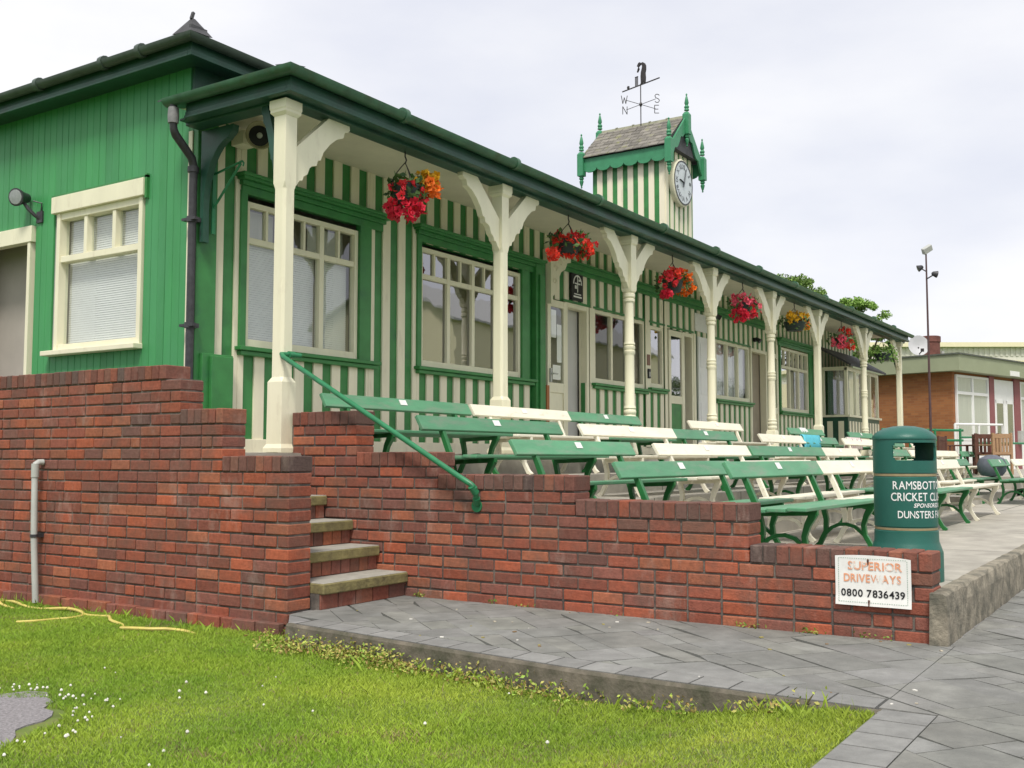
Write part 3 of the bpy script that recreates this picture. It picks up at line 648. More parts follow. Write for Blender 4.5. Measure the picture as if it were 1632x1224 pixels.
# ---- front windows
def cornice(x0,x1,z0,z1,parent,name='cornice',m_=GREEN,dp=.13):
    m=MB(); hh=z1-z0
    m.box((x0,YF-.05,z0),(x1,YF-.024,z0+hh*.45)); m.box((x0-.02,YF-.08,z0+hh*.45),(x1+.02,YF-.024,z0+hh*.7)); m.box((x0-.05,YF-dp,z0+hh*.7),(x1+.05,YF-.024,z1-.0)); m.box((x0-.08,YF-dp-.03,z1-.03),(x1+.08,YF-.0245,z1+.004))
    m.build(name,m_,parent,bevel=.006)
def window(x0,x1,z0,z1,zt,nl,top2,blind,frame=CREAM,jamb=True,glass=GLASS,corn=None,sillx=.05):
    yf=YF-.012; yb=YF+.06; f=MB(); mu=.055
    f.box((x0,yf,z0),(x0+mu,yb,z1)); f.box((x1-mu,yf,z0),(x1,yb,z1)); f.box((x0+mu,yf+.003,z1-mu),(x1-mu,yb,z1)); f.box((x0+mu,yf+.003,z0),(x1-mu,yb,z0+mu*1.3))
    n_=nl; wd=(x1-x0-2*mu)/n_
    for i in range(1,n_): xx=x0+mu+wd*i; f.box((xx-.032,yf+.005,z0+mu*1.3),(xx+.032,yb-.004,z1-mu))
    if zt:
        for i in range(n_):
            a=x0+mu+wd*i+(.032 if i else 0); b=x0+mu+wd*(i+1)-(.032 if i<n_-1 else 0); f.box((a,yf+.008,zt-.03),(b,yb-.008,zt+.03))
            if top2: xm=(a+b)/2; f.box((xm-.016,yf+.012,zt+.03),(xm+.016,yb-.012,z1-mu))
    w_=f.build('window',frame,pav,bevel=.004)
    m=MB(); m.box((x0+.03,YF+.03,z0+.04),(x1-.03,YF+.034,z1-.04)); m.build('pane',glass,w_)
    if jamb:
        m=MB(); m.box((x0-.085,YF-.045,z0-.04),(x0-.002,YF+.03,z1+.09)); m.build('jamb',GREEN,w_,bevel=.006); m=MB(); m.box((x1+.002,YF-.045,z0-.04),(x1+.19 if x1<22 else x1+.24,YF+.03,z1+.09)); m.build('jamb',GREEN,w_,bevel=.006)
    m=MB(); m.box((x0-sillx-.07,YF-.11,z0-.05),(x1+(.30 if jamb else sillx),YF+.02,z0-.012)); m.box((x0-sillx-.04,YF-.08,z0-.095),(x1+(.27 if jamb else sillx-.02),YF+.0,z0-.052)); m.build('sill',GREEN,w_,bevel=.006)
    if corn: cornice(corn[0],corn[1],corn[2],corn[3],w_)
    if blind:
        m=MB()
        for q in blind:
            a=x0+mu+wd*q; slats(m,'x',YF+.10,a+.01,a+wd-.01,z0+.05,(zt or z1)+.0)
        if m.v: m.build('blind',BLIND,w_)
    return w_
w1=window(6.94,8.57,2.11,3.53,3.15,3,True,[0,1,2],corn=(6.86,8.95,3.585,3.765))
m=MB(); 
for a,b,c_ in((8.35,8.53,0),(8.1,8.2,0)): m.box((a,YF+.14,2.15),(b,YF+.15,3.12))
m.box((6.98,YF+.2,3.16),(7.5,YF+.21,3.5)); m.box((8.0,YF+.2,3.16),(8.55,YF+.21,3.5))
m.build('curtain',CURT,w1)
w2=window(9.67,11.88,2.12,3.55,3.20,4,True,[],glass=GLASSD,corn=(9.58,12.28,3.60,3.78))
m=MB()
for a,b in((9.7,9.86),(10.9,11.05),(11.7,11.86)): 
    for q in range(6): m.box((a+q*.026,YF+.16+.02*(q%2),2.15),(a+q*.026+.024,YF+.18+.02*(q%2),3.5))
m.build('curtain',CURT,w2)
m=MB(); m.box((12.17,YF-.09,1.08),(12.42,YF-.003,3.78)); m.box((12.23,YF-.12,1.08),(12.36,YF-.092,3.58)); m.build('pilaster',GREEN,pav,bevel=.006)
# long cornice over the middle part
cm=MB(); cm.box((12.46,YF-.06,3.76),(22.2,YF-.024,3.82)); cm.box((12.46,YF-.10,3.82),(22.2,YF-.025,3.90)); cm.box((12.46,YF-.13,3.90),(22.2,YF-.024,3.925)); cm.build('cornice',GREEN,pav,bevel=.005)
m=MB()
for a,b in((13.0,13.74),(13.93,15.7),(15.86,16.5),(16.6,17.75),(18.75,20.7)): m.box((a,YF-.035,3.312),(b,YF-.0235,3.345))
split(m,'head_trim',GREEN,pav)
# fretwork bracket in the corner of the porch
m=MB(); m.box((12.45,YF-.16,3.2),(12.50,YF-.026,3.98)); 
pts=[(12.50,3.98),(13.02,3.98),(13.02,3.86),(12.92,3.84),(12.86,3.74),(12.74,3.68),(12.66,3.56),(12.62,3.42),(12.56,3.34),(12.50,3.30)]
m.prism(pts,'y',YF-.155,YF-.128); m.build('fretwork_bracket',CREAM,pav)
m=MB()
for cx_,cz_,r in((12.58,3.72,.06),(12.72,3.82,.06),(12.88,3.91,.045),(12.56,3.53,.045),(12.6,3.9,.05)):
    q=[(cx_+r*math.cos(a)*(1-.6*a/9),YF-.158,cz_+r*math.sin(a)*(1-.6*a/9)) for a in np.linspace(0,9,26)]; m.tube(q,.007,5)
m.build('fretwork_scroll',CREAMSH,pav)
# doors
def half_glazed(x0,x1,z0,z1,name,zmid,lower=CREAM,m_=CREAM,y=YF-.05,glass=GLASS):
    f=MB(); s=.09
    f.box((x0,y,z0),(x0+s,y+.05,z1)); f.box((x1-s,y,z0),(x1,y+.05,z1)); f.box((x0+s,y+.002,z1-.1),(x1-s,y+.048,z1)); f.box((x0+s,y+.002,z0),(x1-s,y+.048,z0+.18)); f.box((x0+s,y+.002,zmid-.07),(x1-s,y+.048,zmid+.07))
    d=f.build(name,m_,pav,bevel=.004)
    m=MB(); m.box((x0+s-.01,y+.02,z0+.1),(x1-s+.01,y+.03,zmid)); m.build('lower_panel',lower,d)
    m=MB(); m.box((x0+s-.01,y+.022,zmid+.05),(x1-s+.01,y+.027,z1-.08)); m.build('pane',glass,d)
    return d
d1=half_glazed(12.52,13.06,1.085,3.29,'door',2.03,y=YF-.06)
m=MB(); m.box((12.56,YF-.085,2.1),(12.60,YF-.062,2.3)); m.tube([(12.58,YF-.085,2.22),(12.58,YF-.13,2.22),(12.68,YF-.13,2.22)],.011,6); m.build('handle',GREYP,d1)
m=MB(); m.box((12.44,YF-.09,1.09),(12.515,YF-.065,2.05)); m.build('door_edge',WOODOR,d1)
m=MB()
for a,b,z0,z1 in((12.66,12.80,2.75,3.15),(12.82,12.95,2.4,2.95),(12.70,12.92,2.15,2.36)): m.box((a,YF-.034,z0),(b,YF-.031,z1))
split(m,'notice',WHITE,d1)
def door_frame(x0,x1,z1,name='doorway'):
    f=MB(); f.box((x0,YF-.03,1.08),(x0+.07,YF+.11,z1)); f.box((x1-.07,YF-.03,1.08),(x1,YF+.11,z1)); f.box((x0+.07,YF-.028,z1-.07),(x1-.07,YF+.108,z1)); return f.build(name,CREAM,pav,bevel=.004)
df=door_frame(13.07,13.78,3.31)
m=MB(); m.box((13.15,YF+.14,1.1),(13.72,YF+.17,3.25)); m.build('inner_screen',mat('pale screen',(.55,.54,.50),.7,.05,2),df)
m=MB(); m.box((13.80,YF-.035,1.2),(13.95,YF-.0235,3.31)); split(m,'post_board',CREAM,pav)
window(13.96,15.72,2.18,3.31,None,3,False,[],jamb=False,glass=GLASS)
m=MB(); m.box((15.73,YF-.035,1.2),(15.89,YF-.0235,3.75)); m.box((16.49,YF-.034,1.2),(16.59,YF-.0235,3.75)); m.box((17.74,YF-.034,1.2),(17.84,YF-.0235,3.31)); split(m,'post_board',CREAM,pav)
window(15.92,16.47,2.22,3.27,None,1,False,[],jamb=False,glass=GLASSD)
d2=half_glazed(16.62,17.26,1.085,3.27,'door',2.05,lower=GREEN,glass=GLASSD)
df=door_frame(17.27,17.73,3.29)
m=MB(); m.box((17.33,YF+.5,1.1),(17.70,YF+.52,3.25)); m.build('inner_screen',DARKIN,df)
m=MB(); m.box((17.90,YF-.06,1.085),(18.5,YF-.0235,3.27)); dw=m.build('white_door',WHITE,pav,bevel=.005)
m=MB()
for a,b in((1.25,2.05),(2.2,2.6),(2.7,3.15)): m.box((17.98,YF-.068,a),(18.42,YF-.0605,b))
split(m,'door_panel',WHITE,dw,bevel=.004)
window(18.83,20.66,2.17,3.31,None,3,False,[0,1,2],jamb=False,glass=GLASS)
df=door_frame(20.70,21.68,3.31)
m=MB(); m.box((20.8,YF+.12,1.1),(21.6,YF+.15,3.25)); m.build('inner_screen',BROWNIN,df)
half_glazed(21.75,22.35,1.085,3.3,'door',2.05)
w6=window(22.58,24.62,2.08,3.50,3.07,3,True,[],glass=GLASSD,corn=(22.4,24.95,3.52,3.68))
m=MB()
for q in range(9): m.box((22.68+q*.05,YF+.16+.02*(q%2),2.12),(22.68+q*.05+.047,YF+.18+.02*(q%2),3.05)); m.box((23.9+q*.02,YF+.16+.02*(q%2),2.12),(23.9+q*.02+.018,YF+.18+.02*(q%2),3.05))
m.build('curtain',CURT,w6)
m=MB(); m.box((24.93,YF-.08,1.08),(25.2,YF-.003,3.5)); m.build('pilaster',GREEN,pav)
# ---- projecting bay at the far end
BY=6.95; bx0,bx1=25.55,28.55
m=MB(); m.box((bx0,BY,1.08),(bx1,BY+.06,2.02)); m.box((bx0,BY+.06,1.08),(bx0+.06,YF-.03,2.02)); m.box((bx1-.06,BY+.06,1.08),(bx1,YF+2,2.02)); bay=m.build('bay',DKGREEN,pav)
m=MB(); x=bx0+.08
while x<bx1-.1: m.box((x,BY-.02,1.12),(x+.13,BY+.002,1.92)); x+=.27
y=BY+.1
while y<YF-.15: m.box((bx0-.02,y,1.12),(bx0+.002,y+.13,1.92)); y+=.27
m.build('stripes',CREAMSH,bay)
m=MB(); m.box((bx0-.06,BY-.06,2.02),(bx1+.06,YF-.03,2.07)); m.build('sill',CREAM,bay)
f=MB()
for xx in(bx0+.04,bx0+.8,bx0+1.5,bx0+2.2,bx1-.04): f.box((xx-.04,BY,2.07),(xx+.04,BY+.07,3.22))
f.box((bx0,BY+.002,3.16),(bx1,BY+.068,3.25)); f.box((bx0+.002,BY+.07,3.16),(bx0+.07,YF-.04,3.25)); f.box((bx0,YF-.12,2.07),(bx0+.07,YF-.03,3.16)); f.build('frame',CREAM,bay)
m=MB(); m.box((bx0+.05,BY+.03,2.07),(bx1-.05,BY+.034,3.18)); m.build('pane',GLASS,bay)
m=MB(); m.box((bx0+.03,BY+.08,2.07),(bx0+.034,YF-.1,3.17)); m.build('dark_pane',GLASSD,bay)
m=MB(); m.box((bx0+.1,BY+.3,2.0),(bx1-.1,BY+.31,3.2)); m.build('curtain',CURT,bay)
m=MB(); m.loft([[(bx0-.18,BY-.15,3.24),(bx0-.18,BY-.15,3.29),(bx0-.18,YF-.0,3.78),(bx0-.18,YF-.0,3.72)],[(bx1+.25,BY-.15,3.24),(bx1+.25,BY-.15,3.29),(bx1+.25,YF-.0,3.78),(bx1+.25,YF-.0,3.72)]],True); m.build('bay_roof',SLATE,bay)
# ---- verandah: ceiling, beam, fascia, gutter
VX0,VY0=6.02,6.10   # outer corner of the fascia
m=MB(); m.box((VX0+.1,VY0+.12,ZC),(XE,YF+.02,ZC+.03)); x=6.3
m.build('ceiling',CEIL,pav)
m=MB(); m.box((VX0+.10,VY0+.11,4.02),(XE-.2,VY0+.28,ZC-.001)); m.box((VX0+.105,VY0+.28,4.03),(VX0+.27,YF-.1,ZC-.002)); m.build('beam',DKGREEN,pav,bevel=.006)
m=MB()
def fas(z0,z1,o):
    m.box((VX0-o,VY0-o,z0),(XE-.3,VY0+.03,z1)); m.box((VX0-o,VY0+.03,z0),(VX0+.03,7.38,z1))
fas(4.075,4.18,0); fas(4.05,4.10,.018); fas(4.04,4.065,.03)
m.box((VX0+.02,VY0+.03,4.05),(VX0+.105,YF-.12,4.07)); m.box((VX0+.1,VY0+.03,4.05),(XE-.3,VY0+.115,4.07))
m.build('fascia',DKGREEN,pav,bevel=.004)
def gutter(pts,r,m_,name):
    """half round gutter along a horizontal polyline"""
    g_=MB(); prof=[(r*math.cos(a),r*math.sin(a)) for a in np.linspace(PI,2*PI,9)]; prof+=[((r-.008)*math.cos(a),(r-.008)*math.sin(a)) for a in np.linspace(2*PI,PI,9)]
    P=[Vector(p) for p in pts]; rings=[]
    for i,p in enumerate(P):
        d0=(P[i]-P[i-1]).normalized() if i else (P[1]-P[0]).normalized(); d1=(P[i+1]-P[i]).normalized() if i<len(P)-1 else d0
        n0=Vector((-d0.y,d0.x,0)); n1=Vector((-d1.y,d1.x,0)); b=(n0+n1).normalized(); b/=max(.3,b.dot(n0))
        rings.append([p+b*u+Vector((0,0,v_)) for u,v_ in prof])
    g_.loft(rings,True,None,True); return g_
G=gutter([(VX0-.07,7.56,4.222),(VX0-.07,VY0-.07,4.222),(XE-.2,VY0-.07,4.215)],.066,GUTTER,'gutter')
x=7.4
while x<XE-.5: G.lathe([(.070,-.03),(.070,.03)],(x,VY0-.07,4.212),14,axis='x'); x+=1.9
gt=G.build('gutter',GUTTER,pav)
# verandah roof slates (thin overlapping courses, slightly uneven lower edge)
m=MB()
n_=11; 
for r in range(n_):
    t0=r/n_; t1=(r+1.25)/n_; ya=VY0-.10+t0*(YF-VY0+.1); za=4.215+t0*.34; yb=VY0-.1+t1*(YF-VY0+.1); zb_=4.215+t1*.34
    xa=VX0-.10+t0*1.55; x=xa
    while x<XE-.1:
        xe=min(x+.30,XE-.1); j=random.uniform(-.012,.006); jz=random.uniform(0,.006)
        m.add([(x+.003,ya+j,za+.012+jz),(xe-.003,ya+j,za+.012+jz),(xe-.003,yb,zb_),(x+.003,yb,zb_),(x+.003,ya+j,za+jz),(xe-.003,ya+j,za+jz)],[(0,1,2,3),(4,5,1,0),(4,0,3),(5,2,1)]); x=xe
    # hip end
    y=VY0-.10+t0*1.55
    while y<YF+.02:
        ye=min(y+.3,YF+.03); j=random.uniform(-.012,.006); xb=VX0-.1+t1*1.55; x_=VX0-.10+t0*1.55+j
        m.add([(x_,y+.003,za+.012),(x_,ye-.003,za+.012),(xb,ye-.003,zb_),(xb,y+.003,zb_),(x_,y+.003,za),(x_,ye-.003,za)],[(0,1,2,3),(4,5,1,0)]); y=ye
m.build('verandah_roof',SLATE,pav)
m=MB(); m.add([(VX0-.04,VY0-.04,4.18),(XE-.1,VY0-.04,4.18),(XE-.1,YF,4.525),(VX0+1.5,YF,4.525),(VX0-.04,YF,4.18)],[(0,1,2,3),(0,3,4)]); m.build('roof_boarding',DKGREEN,pav)
# mossy crumbs on the gutter end
m=MB()
for i in range(9): m.lathe([(.002,-.012),(.022,0),(.003,.014)],(VX0-.03+random.uniform(-.03,.03),YF-.05-random.random()*.35,4.24+random.random()*.012),6)
m.build('moss_crumbs',mat('dead moss',(.12,.09,.06),.95,.3,40),pav)
# downpipe
m=MB(); m.tube([(VX0-.07,7.47,4.2),(VX0-.07,7.47,4.0),(VX0-.06,7.475,3.95),(VX0-.03,7.485,3.91),(6.215,7.535,3.76),(6.245,7.54,3.68),(6.245,7.545,3.5),(6.245,7.545,1.08)],[.033,.033,.036,.039,.039,.039,.038,.038],10)
dp=m.build('downpipe',DARKG,pav)
m=MB()
for z in(3.66,3.2,2.23): m.lathe([(.052,-.025),(.052,.025)],(6.245,7.545,z),10)
for z in(3.2,2.23): m.box((6.245,7.50,z-.02),(6.31,7.60,z+.02)); m.box((6.20,7.46,z-.012),(6.25,7.64,z+.012))
m.build('pipe_collar',DARKG,dp)
m=MB(); m.lathe([(.046,0),(.05,.07),(.045,.14)],(VX0-.07,7.47,4.0),10); m.build('outlet',mat('zinc',(.22,.22,.22),.5,.2,20),dp)
# ---- main roof
EX,EY=6.06,7.38
m=MB()
m.box((EX,EY,4.655),(XE,EY+.03,4.775)); m.box((EX,EY+.03,4.655),(EX+.03,20,4.775)); m.box((EX-.018,EY-.018,4.64),(XE,EY+.03,4.69)); m.box((EX-.018,EY+.03,4.64),(EX+.03,20,4.69)); m.box((EX-.03,EY-.03,4.63),(XE,EY+.02,4.655)); m.box((EX-.03,EY+.02,4.63),(EX+.02,20,4.655))
m.build('main_fascia',DKGREEN,pav,bevel=.004)
m=MB(); m.box((EX+.03,EY+.03,4.66),(XE,YF+.04,4.68)); m.box((EX+.03,YF+.04,4.66),(XW+.05,20,4.68)); m.box((XW+.001,YF-.001,4.23),(XE,YF+.03,4.658)); m.build('soffit',DKGREEN,pav)
G=gutter([(EX-.065,20,4.80),(EX-.065,EY-.065,4.80),(XE,EY-.065,4.80)],.06,GUTGREY,'g')
for y in(8.0,8.55,9.6,10.6): G.lathe([(.066,-.03),(.066,.03)],(EX-.065,y,4.79),12,axis='y')
G.build('main_gutter',GUTGREY,pav)
m=MB(); Yb=20; px=5.9
A_=[(EX-.05,EY-.05,4.82),(XE+.1,EY-.05,4.82),(XE+.1,Yb,4.82),(EX-.05,Yb,4.82)]; H=6.2; rz=4.82+H*math.tan(R(20)); 
m.add(A_+[(EX+H,EY+H,rz),(XE-H,EY+H,rz)],[(0,1,5,4),(1,2,5),(2,3,4,5),(3,0,4),(0,3,2,1)])
m.build('main_roof',SLATE,pav)
m=MB(); m.loft([[(EX-.07,EY-.07,4.83),(EX+.16,EY-.09,4.83),(EX+.16,EY+.16,4.9),(EX-.09,EY+.16,4.83)],[(EX+.02,EY+.02,4.99),(EX+.05,EY+.02,4.99),(EX+.05,EY+.05,4.99),(EX+.02,EY+.05,4.99)]],True)
m.box((EX+.01,EY+.015,4.98),(EX+.035,EY+.04,5.05),rot=Matrix.Rotation(.3,3,'Y')); m.box((EX-.05,EY-.05,4.87),(EX+.13,EY-.02,4.9)); m.build('hip_tile',SLATE,pav)
# ---- verandah posts
BR=[(0,3.64),(.43,4.03),(.69,4.035),(.695,3.98),(.66,3.955),(.63,3.95),(.61,3.89),(.53,3.86),(.44,3.79),(.36,3.70),(.325,3.62),(.29,3.61),(.275,3.56),(.22,3.545),(.19,3.52),(.165,3.46),(.12,3.43),(.105,3.39),(.07,3.385),(.04,3.34),(0,3.30)]
def post(x,kind,yp=6.3,left=True,right=True):
    m=MB()
    if kind=='sq':
        S_=[(1.08,.105,.004),(1.115,.105,.004),(1.15,.085,.004),(1.62,.083,.003),(1.66,.083,.003),(1.70,.068,.003),(3.22,.066,.003),(3.28,.066,.003),(3.33,.068,.003),(3.90,.068,.003)]
        C_=[.004,.004,.003,.003,.003,.022,.022,.022,.003,.003]
        m.loft([oct_ring(x,yp,z,h,c_) for (z,h,_),c_ in zip(S_,C_)],True)
    else:
        m.loft([oct_ring(x,yp,z,h,.004) for z,h in((1.08,.10),(1.12,.10),(1.15,.085),(1.50,.085),(1.53,.07))],True)
        m.lathe([(.07,1.53),(.085,1.56),(.085,1.59),(.07,1.61),(.085,1.63),(.085,1.66),(.072,1.68),(.084,1.70),(.066,1.74),(.064,2.40),(.066,2.42),(.078,2.44),(.078,2.47),(.066,2.48),(.078,2.50),(.078,2.53),(.066,2.54),(.078,2.56),(.064,2.60),(.060,3.05),(.060,3.12),(.078,3.14),(.078,3.17),(.064,3.18),(.082,3.20),(.082,3.24),(.07,3.25),(.085,3.27)],(x,yp,0),18)
        m.loft([oct_ring(x,yp,z,h,.004) for z,h in((3.27,.07),(3.30,.078),(3.90,.078))],True)
    p_=m.build('verandah_post',CREAM,pav,bevel=.003 if kind=='sq' else 0)
    m=MB(); m.loft([oct_ring(x,yp,z,h,.004) for z,h in((3.90,.07),(3.925,.092),(3.945,.092),(3.96,.098),(4.03,.098))],True); m.build('capital',CREAM,p_,bevel=.003)
    h=.066
    for sgn,on in((1,right),(-1,left)):
        if on:
            m=MB(); m.prism([(x+sgn*(h+a),b) for a,b in BR],'y',yp-.035,yp+.035); m.build('bracket',CREAM,p_,bevel=.003)
    return p_
PX=[(6.17,'sq'),(9.43,'sq'),(12.56,'rd'),(15.42,'rd'),(18.22,'rd'),(21.0,'sq'),(24.58,'rd'),(28.05,'sq')]
for i,(x,k_) in enumerate(PX):
    p_=post(x,k_,left=i>0,right=i<7)
    if i in(0,7):
        m=MB(); m.prism([(6.366+a*.28,b) for a,b in BR],'x',x-.03,x+.03); m.build('end_bracket',DKGREEN,p_)
m=MB(); arc=[(7.52,3.0),(7.52,4.03),(7.10,4.03),(7.11,3.97)]+[(7.14+.34*math.sin(a),3.30+.62*math.cos(a)) for a in np.linspace(.12,PI/2,10)]+[(7.475,3.0)]
m.prism(arc,'x',6.31,6.38); m.build('wall_bracket',DKGREEN,pav)
# ============================================================ CLOCK TOWER
tw=thing('clock_tower',(18.78,9.1,4.9),'striped clock turret with slate gable roof and weathervane on the pavilion roof','clock tower')
tx0,tx1,ty0,ty1=18.13,19.43,8.30,9.88
m=MB(); m.box((tx0,ty0,4.9),(tx1,ty1,6.98)); m.prism([(tx0,6.98),(tx1,6.98),(18.78,7.70)],'y',ty0,ty1); wl=m.build('wall',GREEN,tw)
m=MB(); k_=0; y=ty0+.02
n_=7; d=(ty1-ty0)/n_
for i in range(n_): m.box((tx0-.02,ty0+i*d+.0,4.9),(tx0+.002,ty0+i*d+d*.52,6.95)); m.box((tx1-.002,ty0+i*d+.0,4.9),(tx1+.02,ty0+i*d+d*.52,6.95))
d=(tx1-tx0)/6
for i in range(6): m.box((tx0+i*d,ty0-.02,4.9),(tx0+i*d+d*.56,ty0+.002,7.0+.5*(1-abs(i-2.5)/2.6)))
m.build('cream_stripes',CREAMSH,wl)
# slated roof
ex0,ex1,ez,rz,ry0,ry1=17.93,19.63,7.02,7.76,8.17,10.04; rx=18.78
m=MB(); m.add([(ex0,ry0,ez),(rx,ry0,rz),(rx,ry1,rz),(ex0,ry1,ez),(ex1,ry0,ez),(ex1,ry1,ez)],[(0,1,2,3),(1,4,5,2),(0,3,5,4),(0,4,1),(3,2,5)]); rf=m.build('roof',SLATE,tw)
m=MB(); nr=8
for sgn in(0,1):
    xe,xr=(ex0,rx) if sgn==0 else (ex1,rx)
    for r in range(nr):
        t0=r/nr-.02; t1=min(1,(r+1.2)/nr); off=(r%2)*.09; y=ry0
        while y<ry1-.01:
            ye=min(y+(.18 if y>ry0 or not off else .09)*random.uniform(.85,1.15),ry1); j=random.uniform(-.012,.012); jz=random.uniform(0,.01)
            xa=xe+(xr-xe)*t0; xb=xe+(xr-xe)*t1; za=ez+(rz-ez)*t0+.022+jz; zb_=ez+(rz-ez)*t1+.012; c_=random.uniform(.7,1.2); cc=(.20*c_,.185*c_,.16*c_)
            m.add([(xa,y+.003,za+j*.3),(xa,ye-.003,za+j*.3),(xb,ye-.003,zb_),(xb,y+.003,zb_),(xa,y+.003,za-.016),(xa,ye-.003,za-.016)],[(0,1,2,3),(4,5,1,0)],cc); y=ye
m.build('slates',SLATEC,rf)
m=MB(); 
for i in range(5): y=ry0+i*(ry1-ry0)/5; m.loft([[(rx-.07,yy,rz-.04),(rx,yy,rz+.035),(rx+.07,yy,rz-.04)] for yy in(y+.004,y+(ry1-ry0)/5-.004)],True)
for i in range(1,5): y=ry0+i*(ry1-ry0)/5; m.lathe([(.03,-.02),(.03,.02)],(rx,y,rz+.02),8,axis='y')
m.build('ridge_tile',mat('ridge tile',(.24,.24,.17),.8,.2,10),rf)
# scalloped valances on the long sides, bargeboards on the gables
def scallop(a0,a1,n_,ztop,zb,dep):
    pts=[(a0,ztop),(a0,zb)]; d=(a1-a0)/n_
    for i in range(n_):
        for q in np.linspace(0,PI,9): pts.append((a0+d*i+d*(1-math.cos(q))/2,zb-dep*math.sin(q)))
    return pts+[(a1,zb),(a1,ztop)]
LG=mat('turret green',(.05,.25,.12),.45,.12,8,.05,50)
m=MB()
for x in(17.97,19.56): m=MB(); m.prism(scallop(8.22,10.0,6,7.0,6.80,.085),'x',x,x+.03); m.build('valance',LG,tw)
m=MB()
for y in(8.14,10.05):
    for sg in(-1,1):
        A0=(rx+sg*.86,6.86); A1=(rx,7.72)
        low=[]
        for q in np.linspace(0,1,22):
            bx=A0[0]+(A1[0]-A0[0])*q; bz=A0[1]+(A1[1]-A0[1])*q; low.append((bx,bz-.10-.09*abs(math.sin(q*PI*3))-.04))
        m=MB(); m.prism([(A0[0],A0[1]+.08),(A1[0],A1[1]+.06)]+low[::-1],'y',y-.018+.003*sg,y+.018+.003*sg); m.build('bargeboard',LG,tw)
FIN=[(.0,.0),(.012,.01),(.02,.03),(.010,.05),(.02,.075),(.03,.12),(.045,.20),(.028,.24),(.05,.27),(.05,.29),(.036,.31),(.05,.33),(.05,.35)]
def finial(x,y,z0,z1):
    m=MB(); m.box((x-.065,y-.065,z0),(x+.065,y+.065,z1)); m.loft([oct_ring(x,y,z1,.065,.001),oct_ring(x,y,z1+.05,.035,.001)],True)
    m.lathe([(r,.40-h) for r,h in FIN][::-1],(x,y,z1+.03),10); m.lathe([(r,h*.72) for r,h in FIN],(x,y,z0-.25),10)
    m.build('finial',LG,tw)
for x,y in((17.97,8.14),(19.59,8.14),(17.97,10.05),(19.59,10.05)): finial(x,y,6.66,7.10)
finial(rx,8.12,7.40,7.80); finial(rx,10.06,7.40,7.76)
# clock
m=MB(); m.lathe([(.47,0),(.47,-.08),(.44,-.10),(.42,-.09)],(18.72,ty0-.02,6.42),32,axis='y'); ck=m.build('clock',CREAM,tw)
m=MB(); m.lathe([(.44,-.095),(.44,-.107),(.415,-.11),(.41,-.10)],(18.72,ty0-.02,6.42),32,axis='y',caps=False); m.build('bezel',DARKG,ck)
m=MB(); m.lathe([(.415,-.07),(.415,-.102)],(18.72,ty0-.02,6.42),32,axis='y'); m.build('dial',mat('clock dial',(.60,.65,.67),.4,.05,12),ck)
m=MB(); yd=ty0-.02-.106
for h_,tx_ in enumerate(['XII','I','II','III','IV','V','VI','VII','VIII','IX','X','XI']):
    a=h_*PI/6; w0=.045*len(tx_)*.5
    def pl(px,py,a=a,w0=w0):
        lx,ly=px-w0,py+.27; return (18.72+lx*math.cos(a)+ly*math.sin(a),yd,6.42-lx*math.sin(a)+ly*math.cos(a))
    m=MB(); text_mesh(tx_,.14,m,pl,bold=.001,spacing=.5); m.build('numeral',mat('dial grey',(.12,.13,.14),.5,.1),ck)
m=MB(); 
for a,ln,wd in((R(20),.30,.026),(R(200),.1,.03),(R(-80),.2,.034)):
    p0=Vector((18.72,yd-.01,6.42)); p1=p0+Vector((math.sin(a)*ln,0,math.cos(a)*ln)); m.bar(p0,p1,wd,.008)
m.build('hands',mat('dial grey',(.12,.13,.14),.5,.1),ck)
# weathervane
vx,vy=18.72,9.09
m=MB(); m.tube([(vx,vy,7.72),(vx,vy,8.60)],.011,8)
ca,sa=math.cos(R(-19.2)),math.sin(R(-19.2))
for dx,dy in((ca,sa),(-ca,-sa),(-sa,ca),(sa,-ca)): m.tube([(vx,vy,8.17),(vx+dx*.42,vy+dy*.42,8.17)],.006,6)
m.lathe([(.02,-.04),(.035,0),(.02,.04)],(vx,vy,8.17),8); wv=m.build('weathervane',IRON,tw)
vd=(math.cos(R(33.1)),math.sin(R(33.1))); 
for ch_,dx,dy in(('N',-sa,ca),('S',sa,-ca),('E',ca,sa),('W',-ca,-sa)):
    m=MB(); cx_,cy_=vx+dx*.46,vy+dy*.46
    st={'N':[[(-.06,-.11),(-.06,.11),(.06,-.11),(.06,.11)]],'S':[[(.06,.08),(.02,.11),(-.03,.11),(-.06,.07),(-.04,.02),(.04,-.02),(.06,-.06),(.03,-.11),(-.03,-.11),(-.06,-.08)]],'E':[[(.06,.11),(-.06,.11),(-.06,-.11),(.06,-.11)],[(-.06,0),(.04,0)]],'W':[[(-.08,.11),(-.04,-.11),(0,.06),(.04,-.11),(.08,.11)]]}[ch_]
    for s_ in st:
        for a,b in zip(s_[:-1],s_[1:]):
            a=(a[0]*.75,a[1]*.75); b=(b[0]*.75,b[1]*.75)
            pa=(cx_+a[0]*vd[1],cy_-a[0]*vd[0],8.17+a[1]); pb=(cx_+b[0]*vd[1],cy_-b[0]*vd[0],8.17+b[1]); m.tube([pa,pb],.0075,6)
    m.build('compass_letter',IRON,wv)
